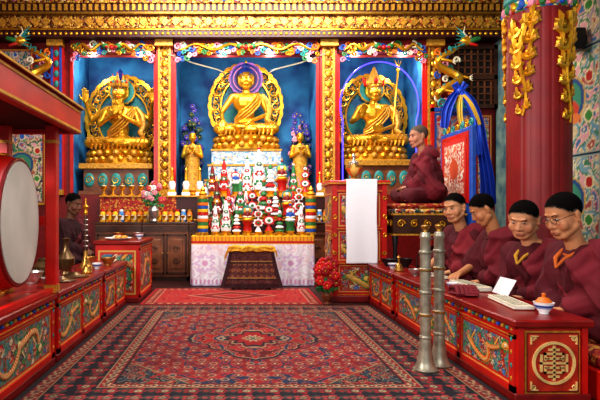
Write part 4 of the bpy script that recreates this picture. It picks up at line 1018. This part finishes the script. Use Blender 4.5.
painted('brocade_panel',(-.26,.0,.55),(1,0,0),(0,0,1),.53,1.76,50,110,lambda u,v:put(arab(u,v,9,5,['d8a890','c85a44','dcc8b4','b83a2c','7088a0'],'a3261e'),np.minimum(np.minimum(u,.53-u),np.minimum(v,1.76-v))<.04,'2b5fae'),e,mat=VCC)
e=E('silk_drape',(0,0,0),"bright blue silk ceremonial drape with yellow strip knotted on screen",'drape')
ribbon('drape_tail',[(2.92,6.74,2.58),(3.04,6.72,2.42),(3.12,6.70,2.15),(3.18,6.68,1.8),(3.23,6.68,1.45),(3.25,6.68,1.1)],[.06,.13,.16,.14,.18,.22],'1844c0','',.018,3,parent=e)
ribbon('drape_tail',[(2.91,6.69,2.56),(2.97,6.64,2.42),(3.05,6.62,2.22),(3.06,6.60,2.0),(3.08,6.60,1.72)],[.05,.10,.12,.11,.14],'2458da','',.014,2,parent=e)
ribbon('drape_tail',[(2.89,6.76,2.57),(2.80,6.72,2.46),(2.73,6.70,2.30),(2.68,6.68,2.08)],[.05,.11,.13,.10],'1844c0','',.014,2,parent=e)
ribbon('yellow_strip',[(2.90,6.66,2.5),(2.85,6.60,2.34),(2.86,6.58,2.14),(2.92,6.57,1.90)],[.03,.07,.06,.05],'e8c038','',.006,2,parent=e)
ribbon('yellow_strip',[(2.92,6.64,2.5),(3.0,6.58,2.34),(3.09,6.56,2.1)],[.03,.05,.04],'e0b430','',.006,2,parent=e)
SB=pm('silk_blue','1844c0',.4)
m=MB(); m.ell((2.91,6.72,2.56),(.055,.05,.05),SB); m.tube([(2.87,6.72,2.57),(2.82,6.72,2.64),(2.86,6.72,2.67),(2.9,6.72,2.60)],[.02,.025,.025,.02],SB,8); m.tube([(2.94,6.72,2.57),(3.0,6.72,2.64),(2.96,6.72,2.67),(2.92,6.72,2.60)],[.02,.025,.025,.02],SB,8); m.obj('knot',e)
# ================================================================ PILLAR
px,py,pr=2.86,4.9,.272
e=E('pillar',(px,py,0),"round dark red pillar with large thick gilded leaf scrolls near top",'pillar')
m=MB(); nf=22; seg=176
vs=[];fs=[]
for z in(.25,4.0):
    for k in range(seg):
        a_=2*PI*k/seg; r=pr*(1-.018*(1-abs(math.sin(a_*nf/2)))**2.5); vs.append((r*math.cos(a_),r*math.sin(a_),z))
for k in range(seg): fs.append((k,(k+1)%seg,seg+(k+1)%seg,seg+k))
m.add(vs,fs,PILR); m.obj('shaft',e)
m=MB(); m.lathe([(0,0),(.33,0),(.33,.1),(.29,.13),(.30,.2),(.27,.27),(0,.27)],GOLDP,seg=32); m.obj('base',e)
m=MB(); q=.27
m.lathe([(q,2.84),(q+.02,2.86),(q+.02,2.93),(q,2.95)],MULTI,seg=40); m.lathe([(q,2.95),(q+.025,2.97),(q+.025,3.02),(q,3.04)],TEAL,seg=40)
m.lathe([(q,3.04),(q+.02,3.06),(q+.025,3.35),(q,3.37)],MULTI,seg=40)
for k in range(22):
    a_=2*PI*k/22; m.ell(((q+.02)*math.cos(a_),(q+.02)*math.sin(a_),2.895),(.03,.03,.045),[GOLD,BLUEP,PINK,GREEN][k%4],seg=8,rings=6)
m.lathe([(q,4.0),(.44,4.2),(.46,4.45),(0,4.45)],MULTI,seg=24); m.obj('capital',e)
def cyl(p):
    a_=-PI/2+p.x/pr; r=pr+.010+p.y; return Vector((r*math.cos(a_),r*math.sin(a_),p.z))
def pill_scroll(ac,ln=1.0,seed=0):
    m=MB(); G=GOLD; zt=2.80; L=1.0*ln
    m.tube([cyl(Vector((ac+.028*math.sin(t*8+seed),0,zt-L+L*t))) for t in np.linspace(0,1,34)],[.010+.020*t for t in np.linspace(0,1,34)],G,6)
    for k in range(6):
        t=k/5; z=zt-.10-L*.82*t; sc_=1.12-.60*t
        for sg in(-1,1):
            z2=z+(.05 if sg>0 else -.03)*sc_; R_=.064*sc_; dx=sg*.066*sc_
            m.scroll((ac+dx,0,z2),R_,.027*sc_,G,turns=1.15,sg=sg,a0=(PI if sg>0 else 0),mapf=cyl,n=16)
            for j,(lx,lz) in enumerate(((1.9,.5),(2.1,-.4),(1.4,1.2))):
                m.tube([cyl(Vector((ac+dx*1.1,0,z2-.03*sc_))),cyl(Vector((ac+dx*lx*.8,.006,z2+lz*.06*sc_))),cyl(Vector((ac+dx*lx,0,z2+lz*.1*sc_)))],[.014*sc_,.024*sc_,.004],GOLDP if j==1 else G,6)
    m.obj('scroll_carving',e)
for i,ac in enumerate((-.27,.12,.51,.88,-.66)): pill_scroll(ac,(.92,1.0,.92)[i%3],i)
# ================================================================ DRUM AND STAND
e=E('drum_stand',(-1.38,2.94,.472),"red wooden drum stand with carved yellow-trimmed canopy",'drum stand')
for y in(-.44,.50):
    for x in(-.14,.17): m=MB(); m.bx(x-.035,x+.035,y-.035,y+.035,0,1.1,RED,.006); m.bx(x-.04,x+.04,y-.04,y+.04,0,.05,GOLDP); m.bx(x-.038,x+.038,y-.038,y+.038,.98,1.0,GOLDP); m.obj('post',e)
YTR=pm('yellow_trim_paint','d8a02c',.5)
m=MB(); m.bx(-.26,.285,-.56,.68,1.1,1.14,DEEP); 
for x0_,x1_,y0_,y1_ in((.25,.3,-.6,.7),(-.3,-.25,-.6,.7),(-.25,.25,.65,.7),(-.25,.25,-.6,-.55)): m.bx(x0_,x1_,y0_,y1_,1.07,1.24,RED,.004)
m.bx(-.32,.32,-.62,.72,1.24,1.262,DRED,.005); m.bx(.3,.305,-.6,.7,1.08,1.095,YTR); m.bx(.3,.305,-.6,.7,1.215,1.228,YTR); m.bx(.318,.323,-.62,.72,1.244,1.256,YTR)
m.obj('canopy',e)
m=MB(); m.bx(.1,.14,-.5,-.12,1.262,1.31,GOLDD)
for k in range(5): m.scroll((.12,-.46+.08*k,1.33),.045,.014,[GOLD,TEAL][k%2],(0,1,0),(0,0,1),a0=k)
m.obj('canopy_crest',e)
m=MB(); m.bx(-.14,-.1,-.42,.48,.02,.06,RED); m.bx(.15,.19,-.42,.48,.0,.03,RED)
for y in(-.44,.50): m.bx(-.14,.17,y-.02,y+.02,.44,.5,RED)
m.obj('crossbar',e)
ry=Matrix.Rotation(PI/2,3,'Y')
e=E('drum',(-1.35,3.0,.94),"large red hanging drum with cream hide heads",'drum',rz=.10)
m=MB(); m.lathe([(.345,-.115),(.365,-.1),(.385,-.04),(.39,0),(.385,.04),(.365,.1),(.345,.115)],RED,R=ry,seg=56)
for k in range(24):
    a_=2*PI*k/24; m.scroll((0,.392*math.cos(a_),.392*math.sin(a_)),.035,.007,GOLD,(1,0,0),(0,-math.sin(a_),math.cos(a_)),a0=k,n=10)
m.obj('drum_shell',e)
for s_ in(-1,1):
    m=MB(); m.lathe([(0,.121),(.3,.121),(.35,.117),(.352,.1)],SKINW,R=Matrix.Rotation(s_*PI/2,3,'Y'),seg=56); m.obj('drum_skin',e)
    m=MB(); m.tube([(s_*.105,.362*math.cos(t),.362*math.sin(t)) for t in np.linspace(0,2*PI,57)[:-1]],.011,DRED,6,True); m.obj('rim',e)
# ================================================================ LONG HORNS
e=E('long_horn',(1.19,3.25,0.013),"collapsed aged silver long horn with raised rings on bell",'horn','pair of long horns')
m=MB(); prof=[(.072,0),(.075,.008),(.064,.02),(.052,.05),(.043,.09),(.037,.14),(.034,.19)]
for z in(.19,.33,.47,.61,.72):
    prof+=[(.033,z+.005),(.038,z+.009),(.0395,z+.016),(.038,z+.023),(.032,z+.028)]
prof+=[(.031,.82),(.034,.825),(.035,.84),(.029,.85),(.027,.86),(0,.862)]
m.lathe(prof,HORN,seg=28)
for z in(.346,.626): m.lathe([(.033,z-.010),(.0402,z-.005),(.0405,z+.005),(.033,z+.010)],BRASS,seg=28)
m.obj('horn_tube',e)
m=MB(); m.lathe([(.016,.86),(.015,.875),(.024,.885),(.026,.90),(.022,.905),(0,.90)],BRASS,seg=18); m.obj('mouthpiece',e)
dup(e,(1.315,3.35,.013),.4,(1,1,1.0))
# ================================================================ SMALL THINGS
flower_spray((.99,5.62,0.0),"bright red flowers in small brown pot on the floor",[pm('scarlet','d8141a'),pm('scarlet_dark','a80c14')],.42,70,.11,pm('terracotta','8a4a2c'),GREEN,seed=12,vs_=.62,fs_=1.25)
ZT=.438
def lathe_thing(name,prof,mat,loc,label,cat,seg=22,group=None):
    m=MB(); m.lathe(prof,mat,seg=seg); return top(m.obj(name,loc=loc),label,cat,group)
bowl=[(0,0),(.028,0),(.028,.008),(.05,.03),(.062,.055),(.058,.055),(.045,.03),(0,.012)]
def cup(loc,label,mat=WHITE,lid=None,k=1):
    e=E('tea_cup',loc,label,'cup'); m=MB(); m.lathe([(r*k*.75,z*k) for r,z in bowl],mat,seg=20); m.lathe([(r*k*.75,z*k) for r,z in((.045,.026),(.056,.042),(.058,.042),(.047,.026))],BLUEP,seg=20); m.obj('cup_body',e)
    m=MB()
    if lid: m.lathe([(.05*k*.75,.056*k),(.03*k*.75,.075*k),(.008*k,.08*k),(.01*k,.095*k),(0,.1*k)],lid,seg=18); m.obj('lid',e)
    else: m.lathe([(0,.04*k),(.051*k*.75,.04*k)],ORANGE,seg=18); m.obj('tea',e)
    return e
cup((1.71,2.88,ZT),"white porcelain tea cup with orange lid on table end",WHITE,ORANGE,1.15)
cup((1.6,4.35,ZT),"white tea cup with blue rim on table",WHITE,None,1)
cup((1.56,5.15,ZT),"small white cup near stacked black bowls",WHITE,None,1)
cup((1.58,3.78,ZT),"white tea cup beside brass hand bell",WHITE,None,.9)
lathe_thing('metal_bowl',bowl,SILVER,(1.6,4.62,ZT),"silver metal bowl on the long carved table",'bowl')
lathe_thing('black_bowl',[(r*1.3,z*1.3) for r,z in bowl],BLACK,(1.6,5.42,ZT),"black lacquer bowl on the shorter table",'bowl')
lathe_thing('black_bowl',[(r*1.1,z*1.6) for r,z in bowl],BLACK,(1.74,5.3,ZT),"taller black lacquer bowl on the shorter table",'bowl')
bellp=[(.045,0),(.047,.01),(.036,.03),(.03,.06),(.012,.075),(.01,.12),(.02,.13),(0,.15)]
lathe_thing('brass_bell',bellp,BRASS,(1.56,4.95,ZT),"small brass hand bell on the shorter table",'bell')
lathe_thing('brass_bell',bellp,BRASS,(1.56,3.98,ZT),"brass hand bell beside open prayer book",'bell')
def pecha(loc,rz,label,th=.03,k=1.0):
    e=E('prayer_book',loc,label,'book',None,rz); m=MB()
    for j in range(5): m.box((random.uniform(-.003,.003),random.uniform(-.003,.003),.004+th*j/5+th/10),(.11*k,.42*k,th/5-.001),WHITE if j%2 else CREAM)
    m.obj('pages',e,smooth=False); m=MB(); m.box((0,0,.002),(.12*k,.43*k,.004),DRED); m.obj('cover',e,smooth=False)
    m=MB()
    for j in range(5): m.box(((-.035+.0175*j)*k,0,.004+th+.0005),(.005*k,.36*k,.001),BLACK)
    m.obj('printed_lines',e,smooth=False)['kind']='stuff'
pecha((1.74,3.86,ZT),.05,"long white loose-leaf prayer book open on table")
pecha((1.68,3.18,ZT),-.12,"long white prayer book pages lying near table end",.02)
pecha((1.74,4.50,ZT),.1,"short stack of white prayer pages near silver bowl",.015,.8)
pecha((-1.30,5.50,.472),.1,"white prayer pages on red side table",.015,.6)
m=MB(); m.box((0,0,.06),(.004,.2,.12),WHITE,Matrix.Rotation(.5,3,'Y')); top(m.obj('paper_sheet',loc=(1.80,3.48,ZT+.004),smooth=False),"white paper sheet propped beside the prayer book",'paper')
m=MB(); 
for k in range(4): m.ell((.006*k,0,.012+.012*k),(.085-.012*k,.13-.02*k,.014),MARW,Matrix.Rotation(.35*k,3,'Z'),18,8)
for k in range(5): m.tube([(-.08+.03*k,-.1,.01),(-.06+.03*k,-.02,.055),(-.07+.03*k,.05,.05),(-.05+.03*k,.11,.012)],.014,MARW,7)
top(m.obj('folded_cloth',loc=(1.56,3.54,ZT)),"crumpled dark red folded cloth on table",'cloth')
e=E('microphone_stand',(1.72,4.92,ZT),"black table microphone on thin bent stand",'microphone'); m=MB(); m.lathe([(0,0),(.06,0),(.06,.012),(.01,.02)],BLACK,seg=18); m.tube([(0,0,.01),(0,0,.12),(.05,-.03,.25),(.15,-.06,.33)],.006,BLACK,8); m.obj('stand',e)
m=MB(); m.cap((.15,-.06,.33),(.21,-.075,.36),.014,.02,BLACK); m.obj('microphone_head',e)
ZL=.472
cyp=[(0,.035),(.03,.033),(.045,.02),(.06,.01),(.12,.0),(.12,-.004),(.06,.004),(.04,.014),(0,.028)]
e=E('cymbal',(-1.34,3.98,ZL+.006),"dark bronze cymbal lying on the side table",'cymbal','pair of cymbals'); m=MB(); m.lathe(cyp,BRONZE,seg=30); m.obj('cymbal_disc',e); m=MB(); m.lathe([(.018,.03),(.014,.06),(.022,.07),(0,.075)],DRED,seg=10); m.obj('grip',e)
dup(e,(-1.32,4.26,ZL+.006))
lathe_thing('metal_bowl',[(r*1.4,z*1.6) for r,z in bowl],SILVER,(-1.50,3.84,ZL),"silver bowl beside the bronze cymbals",'bowl')
lathe_thing('metal_pot',[(0,0),(.06,0),(.09,.05),(.095,.1),(.06,.14),(.065,.16),(.055,.16),(.05,.14),(0,.13)],BRONZE,(-1.50,4.12,ZL),"dark round metal pot on the side table",'pot')
lathe_thing('brass_ewer',[(0,0),(.05,0),(.04,.02),(.07,.08),(.075,.13),(.04,.18),(.022,.22),(.022,.28),(.035,.3),(0,.31)],BRONZE,(-1.45,4.46,ZL),"tall dark brass ewer standing on the side table",'ewer')
lathe_thing('brass_bell',bellp,BRASS,(-1.28,4.5,ZL),"brass hand bell on the side table",'bell')
lathe_thing('metal_bowl',[(r*1.2,z*1.2) for r,z in bowl],SILVER,(-1.3,3.68,ZL),"small silver bowl near drum stand",'bowl')
cup((-1.28,4.82,ZL),"white tea cup on red side table",WHITE,None,1)
cup((-1.12,6.1,.682),"white cup on taller painted table",WHITE,None,1)
e=E('short_horn',(-1.42,4.95,ZL),"upright ornate wind horn with brass bell on side table",'horn'); m=MB(); m.lathe([(.07,0),(.065,.01),(.035,.06),(.022,.12),(.02,.16)],BRASS,seg=20); m.obj('bell',e)
m=MB(); m.lathe([(.02,.16),(.019,.3),(.015,.48),(.012,.5)],WOODD,seg=14)
for k in range(6): m.lathe([(.02,.2+k*.05),(.024,.205+k*.05),(.02,.21+k*.05)],SILVER,seg=14)
m.obj('pipe',e); m=MB(); m.lathe([(.012,.5),(.02,.52),(.01,.55),(.03,.58),(.008,.6),(.005,.66),(0,.66)],GOLD,seg=14); m.obj('mouthpiece',e)
for x,y,l in((-1.27,5.2,"brass bowl of grain on side table"),(-1.48,5.3,"dark brass bowl on side table")): lathe_thing('brass_bowl',[(r*1.2,z*1.3) for r,z in bowl],BRASS,(x,y,ZL),l,'bowl')
e=E('food_tray',(-1.34,5.98,.682),"round white tray heaped with bread and fruit",'tray'); m=MB(); m.lathe([(0,0),(.1,0),(.15,.02),(.155,.024),(.1,.008),(0,.008)],WHITE,seg=28); m.obj('tray_plate',e)
m=MB()
for k in range(11): m.ell((.07*math.cos(k*2.4)*(k%3)/2,.07*math.sin(k*2.4)*(k%3)/2,.03+.012*(k%3==0)),(.036,.03,.02),[ORANGE,CREAM,GOLDP][k%3])
o=m.obj('food',e); o['kind']='stuff'
lathe_thing('metal_bowl',[(r*1.1,z*1.2) for r,z in bowl],SILVER,(-1.18,6.38,.682),"silver bowl on taller painted table",'bowl')
lathe_thing('brass_bowl',[(r*1.1,z*1.2) for r,z in bowl],BRASS,(-1.42,6.36,.682),"brass bowl on taller painted table",'bowl')
e=E('loudspeaker',(3.855,5.9,2.95),"small black loudspeaker mounted on the mural wall",'speaker'); m=MB(); m.box((0,0,0),(.16,.16,.24),BLACK,None,.01); m.bx(.07,.119,-.03,.03,-.05,.05,BLACK); m.obj('speaker_box',e)
m=MB(); m.lathe([(.055,0),(.045,.01),(.015,.004),(0,.012)],SILVER,(-.081,0,-.03),Matrix.Rotation(-PI/2,3,'Y'),20); m.lathe([(.02,0),(0,.008)],SILVER,(-.081,0,.07),Matrix.Rotation(-PI/2,3,'Y'),14); m.obj('speaker_cone',e)
# ================================================================ LIGHTS
def area(loc,rot,sx,sy,p,c=(1,.95,.88)):
    l=bpy.data.lights.new('light','AREA'); l.shape='RECTANGLE'; l.size=sx; l.size_y=sy; l.energy=p; l.color=c
    o=bpy.data.objects.new('area_light',l); col_.objects.link(o); o.location=loc; o.rotation_euler=rot
def point(loc,p,c=(1,.95,.85),r=.12):
    l=bpy.data.lights.new('light','POINT'); l.energy=p; l.color=c; l.shadow_soft_size=r
    o=bpy.data.objects.new('lamp_light',l); col_.objects.link(o); o.location=loc
area((.6,3.4,4.3),(0,0,0),2.0,2.0,72,(.97,.97,1))
area((.2,6.4,4.2),(math.radians(30),0,0),3.2,.5,150,(1,.97,.92))
area((.6,-.9,2.7),(math.radians(76),0,math.radians(-8)),2.6,1.4,55,(.95,.97,1))
area((-2.6,1.6,2.5),(math.radians(74),0,math.radians(-66)),1.3,1.0,120,(1,.97,.93))
for x in(-1.87,.18,2.26):
    point((x-.38,8.2,3.3),9,r=.06); point((x+.38,8.2,3.3),9,r=.06)
w=bpy.data.worlds.new('World'); bpy.context.scene.world=w; w.use_nodes=True
w.node_tree.nodes['Background'].inputs[0].default_value=(.9,.93,1,1); w.node_tree.nodes['Background'].inputs[1].default_value=.36
cam=bpy.data.cameras.new('Camera'); cam.lens=31.2; cam.sensor_width=36; cam.shift_x=65/600; cam.shift_y=12/600; cam.clip_start=.05
co=bpy.data.objects.new('Camera',cam); col_.objects.link(co); co.location=(0,0,1); co.rotation_euler=(PI/2,0,0)
sc=bpy.context.scene; sc.camera=co
sc.view_settings.view_transform='Standard'; sc.view_settings.exposure=0.38
try: sc.view_settings.look='Medium High Contrast'
except Exception: pass
